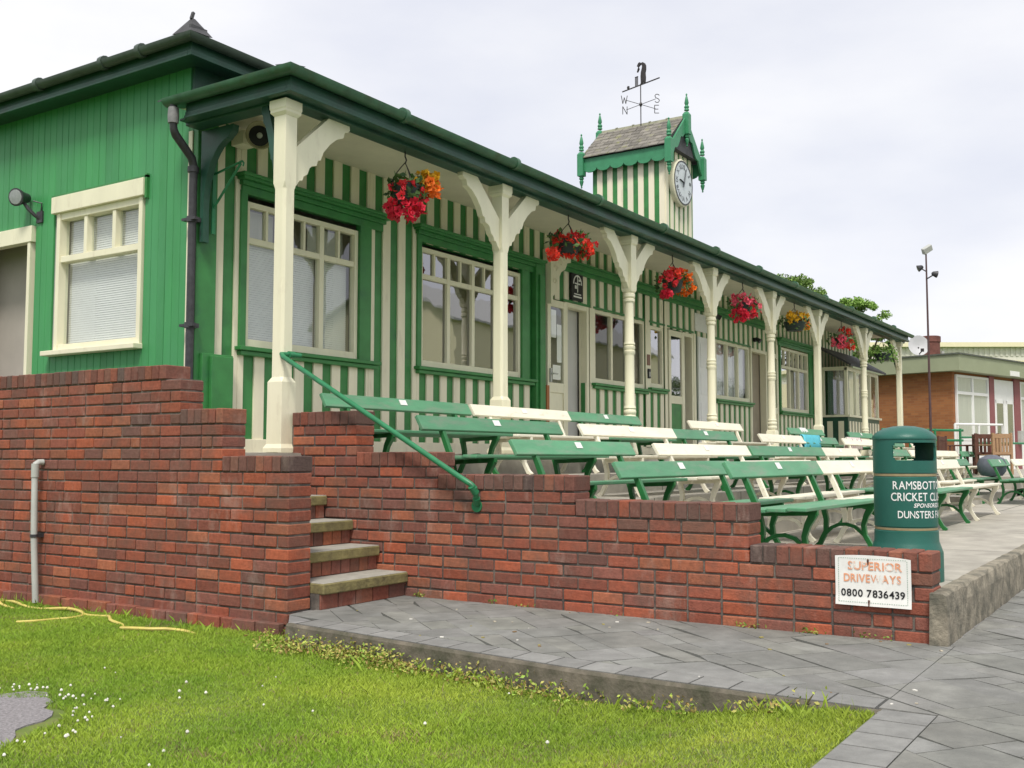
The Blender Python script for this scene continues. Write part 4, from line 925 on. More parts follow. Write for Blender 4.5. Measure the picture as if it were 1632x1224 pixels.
# figure: a stooping old man by a wicket, cut from sheet metal
a_=R(72); ux,uy=math.cos(a_),math.sin(a_)
FS=[1.0]
def V2(s_,z,o=0):
    z=8.59+(z-8.59)*FS[0] if z>8.59 else z; s_=s_*.9 if FS[0]<1 else s_
    return (vx+ux*s_-uy*o,vy+uy*s_+ux*o,z)
def sheet(pts,th=.012): 
    mb.loft([[V2(s_,z,o) for s_,z in pts] for o in(-th,th)],True)
mb=MB(); tl=.0
mb.bar(V2(-.52,8.575),V2(.52,8.575),.014,.022)
mb.build('vane_bar',IRON,wv)
mb=MB(); z0=8.59; FS[0]=.66
sheet([(-.15,z0),(-.10,z0),(-.09,z0+.10),(-.07,z0),(-.015,z0),(-.01,z0+.24),(-.02,z0+.36),(-.045,z0+.46),(-.06,z0+.54),(-.03,z0+.62),(.0,z0+.66),(.02,z0+.70),(.05,z0+.69),(.075,z0+.66),(.10,z0+.60),(.075,z0+.58),(.06,z0+.55),(.03,z0+.50),(.04,z0+.47),(.08,z0+.40),(.105,z0+.41),(.08,z0+.50),(.05,z0+.56),(-.02,z0+.66),(-.08,z0+.66),(-.14,z0+.60),(-.17,z0+.52),(-.17,z0+.40),(-.15,z0+.30),(-.16,z0+.15)])
mb.build('figure',IRON,wv)
mb=MB()
for s_ in(.09,.125,.16): mb.bar(V2(s_,z0),V2(s_,z0+.27),.014,.014)
mb.bar(V2(.08,z0+.275),V2(.17,z0+.275),.02,.014); sheet([(.36,z0),(.41,z0),(.42,z0+.05),(.40,z0+.09),(.36,z0+.08)])
mb.build('wicket',IRON,wv)
# ============================================================ BENCHES
Lb=2.15
def make_bench(L,paint,iron,nframes=2):
    t=bpy.data.objects.new('bench',None); COL.objects.link(t); ORG[t.name]=Vector((0,0,0)); t.empty_display_size=.1
    # tilted back plank (front lower edge to upper rear)
    m=MB(); a=(.018,.605); b=(.085,.72); d=Vector((b[0]-a[0],b[1]-a[1])).normalized(); n_=Vector((-d.y,d.x))*.016
    m.prism([(a[0]-n_.x,a[1]-n_.y),(b[0]-n_.x,b[1]-n_.y),(b[0]+n_.x,b[1]+n_.y),(a[0]+n_.x,a[1]+n_.y)],'x',0,L); m.build('backrest',paint,t,bevel=.006)
    m=MB()
    for q in range(3): y0=-.50+q*.145; m.box((.02,y0,.385-.008*q),(L-.02,y0+.135,.412-.008*q))
    m.build('seat',paint,t,bevel=.006)
    m=MB(); m.box((L/2-.05,.0,.0),(L/2+.05,.004,.07)); 
    # number plate lies on the plank
    m=MB(); c_=Vector((a[0]*.35+b[0]*.65,a[1]*.35+b[1]*.65))+Vector((n_.x*-1.15,n_.y*-1.15)) if n_.x>0 else Vector((a[0]*.35+b[0]*.65,a[1]*.35+b[1]*.65))+n_*1.15
    if n_.x<0: nn=n_*1.0
    e0=c_-d*.028; e1=c_+d*.028; s_=n_.normalized()*(.003 if n_.x<0 else -.003)
    m.prism([(e0.x,e0.y),(e1.x,e1.y),(e1.x+s_.x,e1.y+s_.y),(e0.x+s_.x,e0.y+s_.y)],'x',L/2-.05,L/2+.05); m.build('number_plate',WHITEPL,t)
    for fx in ([.28,L-.28] if nframes==2 else [.28,L/2,L-.28]):
        m=MB(); w_=.022
        m.ribbon([(.075,.70),(.0,.53),(-.055,.40),(-.075,.33),(-.095,.24),(-.09,.14),(-.04,.04),(-.005,.0)],[.035,.04,.042,.042,.04,.038,.038,.05],'x',fx-w_,fx+w_)
        m.ribbon([(-.50,.368),(-.06,.350)],.036,'x',fx-w_+.002,fx+w_-.002)
        m.ribbon([(-.47,.36),(-.425,.28),(-.40,.20),(-.41,.12),(-.455,.04),(-.49,.0)],[.06,.045,.038,.038,.038,.05],'x',fx-w_,fx+w_)
        m.ribbon([(-.085,.12),(-.14,.175),(-.20,.2),(-.26,.205),(-.33,.185),(-.405,.12)],.028,'x',fx-w_+.004,fx+w_-.004)
        m.build('leg',iron,t,bevel=.003)
    return t
PROTO={}
def bench(x,y,z,kind,L,label,rot=0):
    key=(kind,L)
    if key not in PROTO:
        t=make_bench(L,BGREEN if kind=='g' else BCREAM,BGREENIRON if kind=='g' else BCREAM); PROTO[key]=t
    else:
        s_=PROTO[key]; t=s_.copy(); COL.objects.link(t)
        for ch in list(s_.children):
            c_=ch.copy(); COL.objects.link(c_); c_.parent=t
    t.location=(x,y,z); t.rotation_euler=(0,0,rot)
    tag(t,label,'bench','benches in rows on the terrace'); return t
ROWS=[('back row against the verandah',6.12,.86,[(6.5,'g',2.15),(8.70,'c',1.95),(10.68,'g',1.95),(14.26,'c',2.05),(18.7,'g',2.15),(22.6,'g',1.95),(25.4,'c',2.05)]),
 ('second row from the back',5.06,.65,[(6.51,'g',2.15),(9.03,'c',2.15),(11.25,'g',1.95),(14.2,'c',2.05),(16.22,'g',1.95),(18.35,'c',2.15),(20.9,'g',2.15),(23.6,'c',2.15)]),
 ('middle row',4.19,.45,[(6.51,'g',1.95),(9.04,'c',2.45),(11.53,'g',2.65),(14.24,'c',2.05),(17.0,'g',2.15),(19.6,'c',2.15),(22.0,'c',2.15),(24.6,'g',2.15)]),
 ('second row from the front',3.34,.285,[(6.54,'g',2.15),(9.05,'c',2.15),(11.6,'g',2.15),(15.6,'c',2.05),(18.2,'g',2.15)]),
 ('front row',2.68,.285,[(7.00,'g',2.05),(9.12,'c',2.15),(11.27,'g',1.95),(13.22,'c',2.15),(18.3,'g',2.05),(20.6,'c',2.15)])]
ORD=['first','second','third','fourth','fifth','sixth','seventh','eighth']
for rn,y,z,lst in ROWS:
    for i,(x,k_,L) in enumerate(lst):
        cn='green' if k_=='g' else 'cream'
        nth='leftmost' if i==0 else ORD[i]+' from the left'
        bench(x+random.uniform(-.02,.02),y+random.uniform(-.03,.03),z,k_,L,f'{cn} plank bench, {nth} in the {rn}',rot=R(random.uniform(-1,1)))
# towels and bag
def drape(name,x0,x1,y,zt,dropf,dropb,m_,label,seed=1):
    r=random.Random(seed); m=MB(); nx=10; path=[(-.045,-dropf),(-.04,-dropf*.5),(-.03,-.03),(-.008,.016),(.02,.014),(.04,-.03),(.052,-dropb*.5),(.058,-dropb)]
    vs=[];fs=[]
    for i in range(nx+1):
        x=x0+(x1-x0)*i/nx; wv_=.008*math.sin(i*1.7+seed)
        for k_,(py,pz) in enumerate(path): vs.append((x+r.uniform(-.006,.006),y+py+(wv_ if pz<-.02 else 0)*(1 if py>0 else -1),zt+pz+r.uniform(-.006,.006)*(1 if pz<-.05 else .2)))
    n_=len(path)
    for i in range(nx):
        for k_ in range(n_-1): fs.append((i*n_+k_,(i+1)*n_+k_,(i+1)*n_+k_+1,i*n_+k_+1))
    m.add(vs,fs,None,True); o=m.build(name,m_,label=label,cat='towel'); s_=o.modifiers.new('thickness','SOLIDIFY'); s_.thickness=.012; return o
drape('towel',16.2,17.1,5.06+.07,.65+.735,.24,.22,SKYBLUE,'turquoise towel draped over the back of a green bench')
STR=mat('striped towel',(.75,.74,.70),.95,.05,20)
tn=STR.node_tree; pn=tn.nodes['Principled BSDF']; wv_=tn.nodes.new('ShaderNodeTexWave'); wv_.inputs['Scale'].default_value=3.2; wv_.inputs['Distortion'].default_value=.4
gg=tn.nodes.new('ShaderNodeNewGeometry'); tn.links.new(gg.outputs['Position'],wv_.inputs[0]); rr=tn.nodes.new('ShaderNodeValToRGB'); el=rr.color_ramp.elements
el[0].position=.25; el[0].color=(.78,.76,.70,1); el[1].position=.55; el[1].color=(.62,.70,.58,1); q_=el.new(.85); q_.color=(.70,.35,.45,1); tn.links.new(wv_.outputs[0],rr.inputs[0]); tn.links.new(rr.outputs[0],pn.inputs['Base Color'])
drape('towel',18.75,19.6,5.06+.07,.65+.735,.2,.2,STR,'pale striped towel draped over a bench below the bay window',3)
drape('cloth',19.4,19.75,6.12+.07,.86+.725,.13,.1,WHITE,'small white cloth hung over the back of a green bench',5)
m=MB(); m.lathe([(.02,0),(.17,.02),(.23,.10),(.24,.22),(.20,.32),(.08,.38),(.02,.385)],(19.9,2.95,.70),14)
bg_=m.build('holdall',mat('slate bag',(.13,.14,.17),.8,.15,12,.3,30),label='dark grey bag standing behind the far front benches',cat='bag')
# ============================================================ LITTER BIN
bcx,bcy,bz=6.80,1.508,.285
bn=thing('litter_bin',(bcx,bcy,bz),'dark green domed litter bin with white lettering behind the low wall','litter bin')
va=math.atan2(-bcy,-bcx)     # towards the viewer's side of the bin
def bang(deg): return va+R(deg)  # +deg = to the right as seen from the path
def bpt(r,deg,z): a=bang(deg); return (bcx+r*math.cos(a),bcy+r*math.sin(a),bz+z)
rb=.2
m=MB(); m.lathe([(.228,0),(.228,.175),(.224,.185),(.210,.225),(.204,.24),(.202,.305),(.196,.31)],(bcx,bcy,bz),48); m.build('base',BINM,bn)
m=MB(); m.lathe([(.196,.305),(.196,.33),(.2,.334),(.2005,.34),(.2005,.625),(.2,.632),(.196,.636),(.196,.66),(.19,.66),(.19,.40),(.0,.40)],(bcx,bcy,bz),48,caps=False); m.build('body',BINM,bn)
m=MB(); m.lathe([(.197,.312),(.1985,.312),(.1985,.326),(.197,.326)],(bcx,bcy,bz),48,caps=False); m.lathe([(.197,.64),(.1985,.64),(.1985,.655),(.197,.655)],(bcx,bcy,bz),48,caps=False); m.build('band',BINBAND,bn)
# hood: wall with two rounded openings, dome on top
zb0,zb1,zo0,zo1=.66,.865,.735,.845
m=MB(); nseg=120; cols_=[]
def opening(deg):
    dd=min(abs((deg-27+180)%360-180),abs((deg-207+180)%360-180))
    if dd>=47: return None
    k_=min(1,(47-dd)/6.5); e_=(1-math.sqrt(max(0,1-(1-k_)**2)))*.028
    return (zo0+e_,zo1-e_)
for i in range(nseg):
    d0,d1=i*3,(i+1)*3; o=opening((d0+d1)/2)
    sg=[(zb0,zb1)] if o is None else [(zb0,o[0]),(o[1],zb1)]
    for za,zz in sg:
        m.add([bpt(.201,d0,za),bpt(.201,d1,za),bpt(.201,d1,zz),bpt(.201,d0,zz),bpt(.188,d0,za),bpt(.188,d1,za),bpt(.188,d1,zz),bpt(.188,d0,zz)],[(0,1,2,3),(4,7,6,5),(0,4,5,1),(2,6,7,3),(0,3,7,4),(1,5,6,2)])
hd=m.build('hood',BINM,bn)
m=MB(); m.lathe([(.201,.865),(.206,.868),(.206,.875),(.199,.89),(.175,.912),(.13,.935),(.07,.948),(0.002,.952)],(bcx,bcy,bz),48,caps=False); m.build('dome',BINM,bn)
m=MB()
m.lathe([(.187,.42),(.187,.735)],(bcx,bcy,bz),48,caps=False); m.build('liner',BLACK,bn)
m=MB()
def wrap(z,off):
    def f_(px,py): return bpt(.2025,off+math.degrees(px/.2025),z+py)
    return f_
for txt,size,z,st in(('RAMSBOTTOM',.070,.562,-22),('CRICKET CLUB',.070,.492,-26),('DUNSTERS FARM',.062,.388,-14)): m=MB(); text_mesh(txt,size,m,wrap(z,st),spacing=1.1,bold=.0007,xs=.84); m.build('lettering',WHITE,bn)
m=MB()
def wr2(px,py): return bpt(.2025,14+math.degrees((px+py*.25)/.2025),.452+py)
text_mesh('SPONSORED BY',.036,m,wr2,bold=.0008)
m.build('lettering',WHITE,bn)
bn.scale=(.93,.93,1)
# ============================================================ DRIVEWAY SIGN
sx=6.2-.018
sg=thing('wall_sign',(sx,1.565,.19),'white metal sign with orange and black lettering screwed to the low brick wall','sign')
def SP(u_,v_,o=0): # u_ along -y from the left edge, v_ up
    cr_=.012*math.cos((u_-.2)*8)-.008; return (sx-o-max(0,u_-.30)*.10-max(0,.06-v_)*.15-.006*math.sin(u_*9),1.775-u_,.19+v_)
m=MB(); nx=12; vs=[];fs=[]
W_,H_=.425,.288
for o in(0,-.004):
    for i in range(nx+1):
        for j in range(7):
            vv=H_*j/6; 
            if j==6: vv-= .006*((i/nx-.45)*2)**2*2
            vs.append(SP(W_*i/nx,vv,o))
n_=7; half=(nx+1)*n_
for i in range(nx):
    for j in range(6): a=i*n_+j; fs+=[(a,a+n_,a+n_+1,a+1),(half+a,half+a+1,half+a+n_+1,half+a+n_)]
for i in range(nx): a=i*n_; fs+=[(a,half+a,half+a+n_,a+n_),(a+6,a+n_+6,half+a+n_+6,half+a+6)]
for j in range(6): fs+=[(j,j+1,half+j+1,half+j)]; a=nx*n_+j; fs+=[(a,half+a,half+a+1,a+1)]
m.add(vs,fs); m.build('plate',WHITEPL,sg)
def ST(x0,z0):
    return lambda px,py:SP(x0+px,z0+py,.0035)
m=MB(); text_mesh('SUPERIOR',.066,m,ST(.075,.205),bold=.0014); m.build('faded_lettering',ORANGE,sg); m=MB(); text_mesh('DRIVEWAYS',.064,m,ST(.05,.135),bold=.0014,spacing=.9,xs=.84); m.build('faded_lettering',ORANGE,sg)
m=MB(); text_mesh('0800 7836439',.058,m,ST(.033,.052),bold=.0011,spacing=1.03); m.build('phone_number',BLACK,sg)
m=MB()
def dash(p,q,n_):
    for i in range(n_):
        a=[p[k_]+(q[k_]-p[k_])*i/n_ for k_ in(0,1)]; b=[p[k_]+(q[k_]-p[k_])*(i+.6)/n_ for k_ in(0,1)]; w_=.0012
        if abs(p[1]-q[1])<.02: P4=[(a[0],a[1]-w_),(b[0],b[1]-w_),(b[0],b[1]+w_),(a[0],a[1]+w_)]
        else: P4=[(a[0]-w_,a[1]),(a[0]+w_,a[1]),(b[0]+w_,b[1]),(b[0]-w_,b[1])]
        m.add([SP(u_,v_,.0035) for u_,v_ in P4],[(0,1,2,3)])
dash((.02,.02),(.405,.02),30); dash((.02,.268),(.405,.268),30); dash((.02,.02),(.02,.268),20); dash((.405,.02),(.405,.268),20)
m.build('border',mat('sign border green',(.10,.25,.15),.6,.1),sg)
m=MB()
for u_,v_ in((.19,.262),(.192,.03)): m.lathe([(.006,0),(.005,-.006)],SP(u_,v_,.003),8,axis='x'); m.add([SP(u_-.003,v_-.03,.0037),SP(u_+.003,v_-.03,.0037),SP(u_+.006,v_,.0037),SP(u_-.006,v_,.0037)],[(0,1,2,3)])
m.build('screw',mat('rust',(.12,.05,.03),.8,.2,40),sg)
# ============================================================ HANDRAIL
hr=thing('handrail',(6.1,5.3,.7),'green tubular handrail sloping down the brick steps','handrail')
m=MB(); m.tube([(6.28,6.20,1.885),(6.16,6.21,1.885),(6.10,6.235,1.885),(6.085,6.20,1.86),(6.10,4.42,.895),(6.10,4.33,.85),(6.11,4.30,.82),(6.14,4.31,.77),(6.185,4.335,.70)],.021,10); m.build('rail',RAILG,hr)
m=MB(); m.lathe([(.029,-.03),(.029,.03)],(6.18,6.207,1.885),10,axis='x'); m.build('fitting',RAILG,hr); m=MB(); m.lathe([(.045,0),(.045,-.012)],(6.20,4.34,.69),12,axis='x'); m.tube([(6.09,4.315,.835),(6.13,4.305,.785)],.028,10); m.tube([(6.15,4.315,.75),(6.18,4.33,.71)],.028,8); m.build('fitting',RAILG,hr)
# ============================================================ HANGING BASKETS
RED=(.75,.03,.045); ORG_=(.85,.17,.01); YEL=(.85,.48,.02); PINK=(.80,.10,.16); CRIM=(.62,.012,.04); SCAR=(.85,.06,.03)
def blossom(mb,c,r,col,rd):
    up=Vector((rd.gauss(0,1),rd.gauss(0,1)-.4,rd.gauss(0,1)*.6)).normalized(); u=up.orthogonal().normalized(); v=up.cross(u); c=Vector(c)
    for ring,(n_,rr,tl) in enumerate(((5,1.0,.25),(4,.6,.6))):
        for i in range(n_):
            a=2*PI*i/n_+rd.uniform(-.3,.3)+ring; d=u*math.cos(a)+v*math.sin(a); s_=v*math.cos(a)-u*math.sin(a); f=rd.uniform(.7,1.25)
            p1=c+d*r*.15; p2=c+(d*(1-tl*.5)+up*tl)*r*rr; w_=r*.42*rr
            mb.add([p1,c+d*r*.5*rr+s_*w_+up*r*.12,p2+up*r*.05,c+d*r*.5*rr-s_*w_+up*r*.12],[(0,1,2,3)],(min(1,col[0]*f),col[1]*f,col[2]*f))
def basket(x,y,zp,spec,label,rx_=.27,rz_=.17,nleaf=150,trail=(),seed=0,leafcol=((.06,.13,.03),(.09,.17,.04),(.04,.09,.03)),pot=.15):
    """spec: list of (colour, count, centre offset, spread)"""
    rd=random.Random(seed); t=thing('hanging_basket',(x,y,zp-.1),label,'hanging basket','hanging baskets along the verandah')
    m=MB(); m.lathe([(.02,-.10),(pot*.75,-.09),(pot*.95,0),(pot,.06),(pot*1.04,.06),(pot*1.04,.08),(pot*.9,.08),(pot*.85,.03)],(x,y,zp),18,caps=False); m.build('pot',mat('basket pot',(.03,.045,.04),.6,.1),t)
    m=MB(); hk=(x,y,4.02)
    m.tube([hk,(x,y,3.97),(x+.02,y,3.94),(x,y,3.90)],.008,6)
    for a in(0,2.1,4.2):
        p=(x+pot*math.cos(a),y+pot*math.sin(a),zp+.07); q=[Vector((x,y,3.91)).lerp(Vector(p),s_)+Vector((.02*math.cos(a)*math.sin(PI*s_),.02*math.sin(a)*math.sin(PI*s_),0)) for s_ in np.linspace(0,1,6)]; m.tube(q,.005,5)
    m.build('hanger',IRON,t)
    m=MB(); P=[]
    for i in range(nleaf):
        a=rd.uniform(0,2*PI); e_=rd.uniform(-.8,1.2); r=rd.uniform(.5,1)**.5
        P.append((x+rx_*.85*r*math.cos(a)*math.cos(e_*.6),y+rx_*.85*r*math.sin(a)*math.cos(e_*.6),zp+.03+rz_*math.sin(e_)*r))
    random.seed(seed); leafquads(m,P,.075,list(leafcol),.3); m.build('foliage',LEAF,t)
    m=MB()
    for col,n_,(ox,oy,oz),(sx_,sy_,sz_) in spec:
        for i in range(int(n_*1.7)):
            v=Vector((rd.gauss(0,1),rd.gauss(0,1),rd.gauss(0,1))).normalized()*rd.uniform(.6,1)**.6
            blossom(m,(x+ox+v.x*sx_,y+oy+v.y*sy_,zp+oz+v.z*sz_),rd.uniform(.045,.075),col,rd)
    if m.v: m.build('flowers',PETAL,t)
    return t
Yb=6.33
basket(7.80,Yb,3.60,[(CRIM,26,(-.02,-.02,-.17),(.24,.2,.09)),(RED,10,(-.05,-.08,-.04),(.25,.2,.12)),(YEL,16,(.22,-.1,.16),(.13,.12,.09)),(ORG_,12,(.24,-.1,.10),(.13,.12,.10))],'hanging basket of crimson flowers with a yellow orange clump, nearest the corner post',nleaf=130,seed=1,rx_=.23,rz_=.15)
basket(10.98,Yb,3.62,[(SCAR,46,(.05,-.03,.0),(.36,.24,.13)),(RED,26,(.1,-.03,.06),(.34,.24,.14)),(SCAR,8,(-.42,-.02,-.17),(.09,.08,.06))],'wide hanging basket of scarlet flowers with one trailing clump, second from the corner post',seed=2,rx_=.34,rz_=.16,nleaf=110)
basket(14.05,Yb,3.56,[(ORG_,26,(.12,-.05,.14),(.22,.2,.10)),(ORG_,18,(.30,-.05,.03),(.14,.16,.13)),(SCAR,14,(-.06,-.05,.17),(.2,.16,.08)),(CRIM,10,(-.30,-.05,-.17),(.09,.09,.06)),(RED,14,(-.24,-.05,.06),(.16,.14,.12))],'hanging basket of orange and red flowers showing a dark pot, third from the corner post',seed=3,rx_=.32,nleaf=120)
basket(16.92,Yb,3.58,[(PINK,20,(-.15,-.05,.13),(.22,.2,.12)),(PINK,24,(.26,-.05,.03),(.16,.18,.19)),(CRIM,18,(-.32,-.05,-.16),(.16,.14,.11)),(RED,16,(.05,-.05,-.06),(.22,.18,.12))],'hanging basket of pink red flowers in loose clumps, fourth from the corner post',seed=4,rx_=.34,nleaf=100)
basket(19.68,Yb,3.56,[(YEL,24,(.0,-.05,.20),(.30,.2,.06)),(YEL,14,(.34,-.05,.07),(.13,.14,.13)),(ORG_,10,(.30,-.05,.06),(.16,.14,.12)),(YEL,10,(-.34,-.05,.12),(.10,.12,.12))],'hanging basket of yellow flowers over a dark pot, fifth from the corner post',seed=5,rx_=.36,nleaf=90,pot=.2)
basket(22.9,Yb,3.56,[(PINK,24,(-.28,-.05,-.02),(.24,.18,.13)),(SCAR,24,(.26,-.05,-.03),(.24,.18,.12)),(SCAR,14,(.05,-.05,.22),(.2,.16,.09))],'hanging basket of red and pink flowers in three clumps, sixth from the corner post',seed=6,rx_=.38,nleaf=90)
basket(26.5,Yb,3.52,[],'green leafy hanging basket without flowers at the far end of the verandah',seed=7,rx_=.46,rz_=.28,nleaf=210,leafcol=((.16,.32,.06),(.22,.38,.08),(.12,.24,.05)),pot=.2)
# ============================================================ FIXTURES ON THE PAVILION
t=thing('floodlight',(XW,10.33,3.55),'small round black floodlight on the green boarded wall above the doorway','floodlight')
m=MB(); ax=Vector((-.75,-.1,-.15)).normalized()
fm=Matrix.Translation((XW-.15,10.13,3.74))@Vector((0,0,1)).rotation_difference(Vector((-.85,-.25,-.14)).normalized()).to_matrix().to_4x4()
def lathe_at(mb,prof,M,n=14):
    q=MB(); q.lathe(prof,(0,0,0),n); mb.add([M@Vector(p) for p in q.v],q.f,None,True)
lathe_at(m,[(.03,-.13),(.05,-.11),(.062,-.04),(.09,.03),(.095,.055),(.083,.057)],fm); m.build('housing',DARKG,t)
m=MB(); lathe_at(m,[(.078,.058),(.075,.064),(.02,.068)],fm); m.build('lens',mat('lamp lens',(.30,.32,.32),.15,.1,30),t)
m=MB(); m.tube([(XW,9.98,3.52),(XW-.05,10.0,3.55),(XW-.10,10.05,3.62),(XW-.12,10.09,3.68)],.02,8); m.box((XW-.02,9.93,3.48),(XW+.0,10.03,3.60)); m.tube([(XW-.01,9.96,3.6),(XW-.02,9.94,3.68),(XW-.08,10.0,3.70)],.008,6); m.build('bracket',DARKG,t)
t=thing('loudspeaker',(7.05,7.2,3.95),'cream horn loudspeaker under the verandah ceiling near the corner post','loudspeaker')
hm=Matrix.Translation((6.76,7.25,4.06))@Vector((0,0,1)).rotation_difference(Vector((-.55,-.8,-.12)).normalized()).to_matrix().to_4x4()
m=MB(); lathe_at(m,[(.05,-.22),(.055,-.1),(.06,-.06),(.10,0),(.13,.04),(.135,.05),(.125,.05),(.09,.0),(.05,-.04)],hm,20); m.build('horn',mat('horn olive',(.36,.33,.20),.5,.1),t)
m=MB(); lathe_at(m,[(.10,.01),(.02,.02)],hm,16); m.build('throat',BLACK,t); m=MB(); lathe_at(m,[(.028,.0),(.026,.04),(.004,.05)],hm,12); m.build('cone',GREYP,t)
m=MB(); m.box((6.70,7.40,4.0),(6.86,7.56,4.13)); m.tube([(6.78,7.34,4.1),(6.79,7.36,4.22)],.012,6); m.build('driver_box',CREAM,t)
t=thing('bracket_arm',(6.5,7.5,3.2),'slim green iron wall bracket for a basket on the corner pilaster, empty','wall bracket')
m=MB(); m.tube([(6.46,7.515,3.66),(6.46,7.14,3.73)],.011,6); m.tube([(6.46,7.515,3.34),(6.46,7.16,3.71)],.013,6); m.tube([(6.46,7.14,3.73),(6.46,7.12,3.71),(6.46,7.13,3.68)],.008,6); m.box((6.44,7.505,3.1),(6.48,7.519,3.78)); m.build('arm',RAILG,t)
# crest plaque over the door
t=thing('crest_sign',(13.35,YF-.06,3.36),'dark plaque with a white crest above the open doorway','sign')
m=MB(); m.box((13.20,YF-.065,3.36),(13.54,YF-.03,3.755)); m.build('board',BLACK,t,bevel=.003)
m=MB(); yy=YF-.068
for a0 in np.linspace(0,PI,9)[:-1]: m.bar((13.37+.12*math.cos(a0),yy,3.60+.13*math.sin(a0)),(13.37+.12*math.cos(a0+PI/8),yy,3.60+.13*math.sin(a0+PI/8)),.004,.022)
m.box((13.36,yy-.002,3.48),(13.38,yy+.002,3.72)); m.box((13.29,yy-.002,3.60),(13.45,yy+.002,3.62)); m.box((13.25,yy-.002,3.40),(13.49,yy+.002,3.425)); m.box((13.27,yy-.002,3.445),(13.47,yy+.002,3.46)); m.box((13.29,yy-.002,3.53),(13.34,yy+.002,3.58)); m.box((13.40,yy-.002,3.65),(13.45,yy+.002,3.68)); m.build('crest',WHITEPL,t)
t=thing('brass_plaque',(15.8,YF-.04,2.6),'small bronze plaque on the cream post between two windows','plaque')
m=MB(); m.box((15.77,YF-.05,2.58),(15.87,YF-.036,2.76)); m.build('plate',mat('bronze',(.22,.11,.08),.5,.2,40),t,bevel=.003)
t=thing('keypad',(15.8,YF-.04,2.35),'small black door entry box under the bronze plaque','entry box')
m=MB(); m.box((15.78,YF-.06,2.36),(15.87,YF-.036,2.52)); m.build('case',BLACK,t,bevel=.006)
m=MB(); m.box((15.80,YF-.064,2.39),(15.85,YF-.0605,2.47)); m.build('buttons',GREYP,t)
t=thing('notice_board',(18.1,YF-.04,3.35),'white blank notice panel above the white door','panel')
m=MB(); m.box((17.8,YF-.045,3.37),(18.35,YF-.0245,3.70)); m.build('board',WHITEPL,t,bevel=.003)
for i,(x,z,lb) in enumerate(((18.62,3.72,'black twin spotlight under the cornice above the white door'),(20.9,3.48,'dark bulkhead lamp over the brown doorway'))):
    t=thing('spotlight',(x,YF-.1,z),lb,'spotlight')
    m=MB(); m.box((x-.05,YF-.07,z-.03),(x+.05,YF-.026,z+.05)); m.build('mount',BLACK,t,bevel=.004)
    m=MB()
    for sg_ in((-1,1) if i==0 else (0,)):
        M=Matrix.Translation((x+sg_*.09,YF-.13,z))@Vector((0,0,1)).rotation_difference(Vector((sg_*.5,-.7,-.5)).normalized()).to_matrix().to_4x4(); lathe_at(m,[(.02,-.08),(.035,-.06),(.045,.02),(.055,.05),(.045,.052)],M,10)
    m.build('lamp_head',DARKG,t)
# ============================================================ BACKGROUND
# flat roofed brick clubhouse, turned a little from the pavilion
A_=R(-14.7); E1=Vector((math.cos(A_),math.sin(A_),0)); E2=Vector((-math.sin(A_),math.cos(A_),0)); C0=Vector((33.16,5.9,0))
RB=Matrix((E1,E2,Vector((0,0,1)))).transposed()
class BB(MB):
    def bx(s,a,b,col=None):
        q=MB(); q.box(a,b); s.add([C0+RB@Vector(p) for p in q.v],q.f,col)
bb=thing('brick_clubhouse',(33.16,5.9,.6),'flat roofed orange brick clubhouse with white windows beyond the far end','building')
BRM=bpy.data.materials.new('clubhouse brick'); BRM.use_nodes=True; tn=BRM.node_tree; pn=tn.nodes['Principled BSDF']; pn.inputs['Roughness'].default_value=.9
gg=tn.nodes.new('ShaderNodeTexCoord'); mp_=tn.nodes.new('ShaderNodeMapping'); mp_.inputs['Rotation'].default_value=(R(90),0,R(90-14.7)); bt=tn.nodes.new('ShaderNodeTexBrick'); bt.inputs['Scale'].default_value=1; bt.inputs['Brick Width'].default_value=.225; bt.inputs['Row Height'].default_value=.075; bt.inputs['Mortar Size'].default_value=.008
bt.inputs['Color1'].default_value=(.36,.145,.05,1); bt.inputs['Color2'].default_value=(.26,.095,.035,1); bt.inputs['Mortar'].default_value=(.28,.14,.06,1)
sp=tn.nodes.new('ShaderNodeSeparateXYZ'); cmb=tn.nodes.new('ShaderNodeCombineXYZ'); g2=tn.nodes.new('ShaderNodeNewGeometry'); tn.links.new(g2.outputs['Position'],sp.inputs[0]); tn.links.new(sp.outputs['Y'],cmb.inputs[0]); tn.links.new(sp.outputs['Z'],cmb.inputs[1]); tn.links.new(cmb.outputs[0],bt.inputs[0]); tn.links.new(bt.outputs[0],pn.inputs['Base Color'])
m=BB(); m.bx((0,0.02,-.2),(14,9,3.62)); m.build('wall',BRM,bb)
m=BB(); m.bx((-.35,-.35,3.60),(14.5,9.5,4.08)); rf=m.build('roof',FASC,bb)
m=BB(); m.bx((-.39,-.39,4.075),(14.55,9.55,4.12)); m.build('roof_edge',mat('roof felt',(.10,.11,.09),.9,.2,10),rf)
m=MB(); cc=C0+E1*5.6+E2*3.9; cc=Vector((39.95,7.85,0)); m.lathe([(.33,3.9),(.33,5.2),(.36,5.22),(.36,5.42),(.31,5.44),(.28,5.40)],cc,18); ch_=m.build('chimney',mat('chimney brick',(.17,.07,.055),.9,.3,6,.3,40),rf)
m=MB(); m.lathe([(.06,3.9),(.06,4.9)],cc+Vector((.28,-.36,0)),8); m.build('flue',GREYP,ch_)
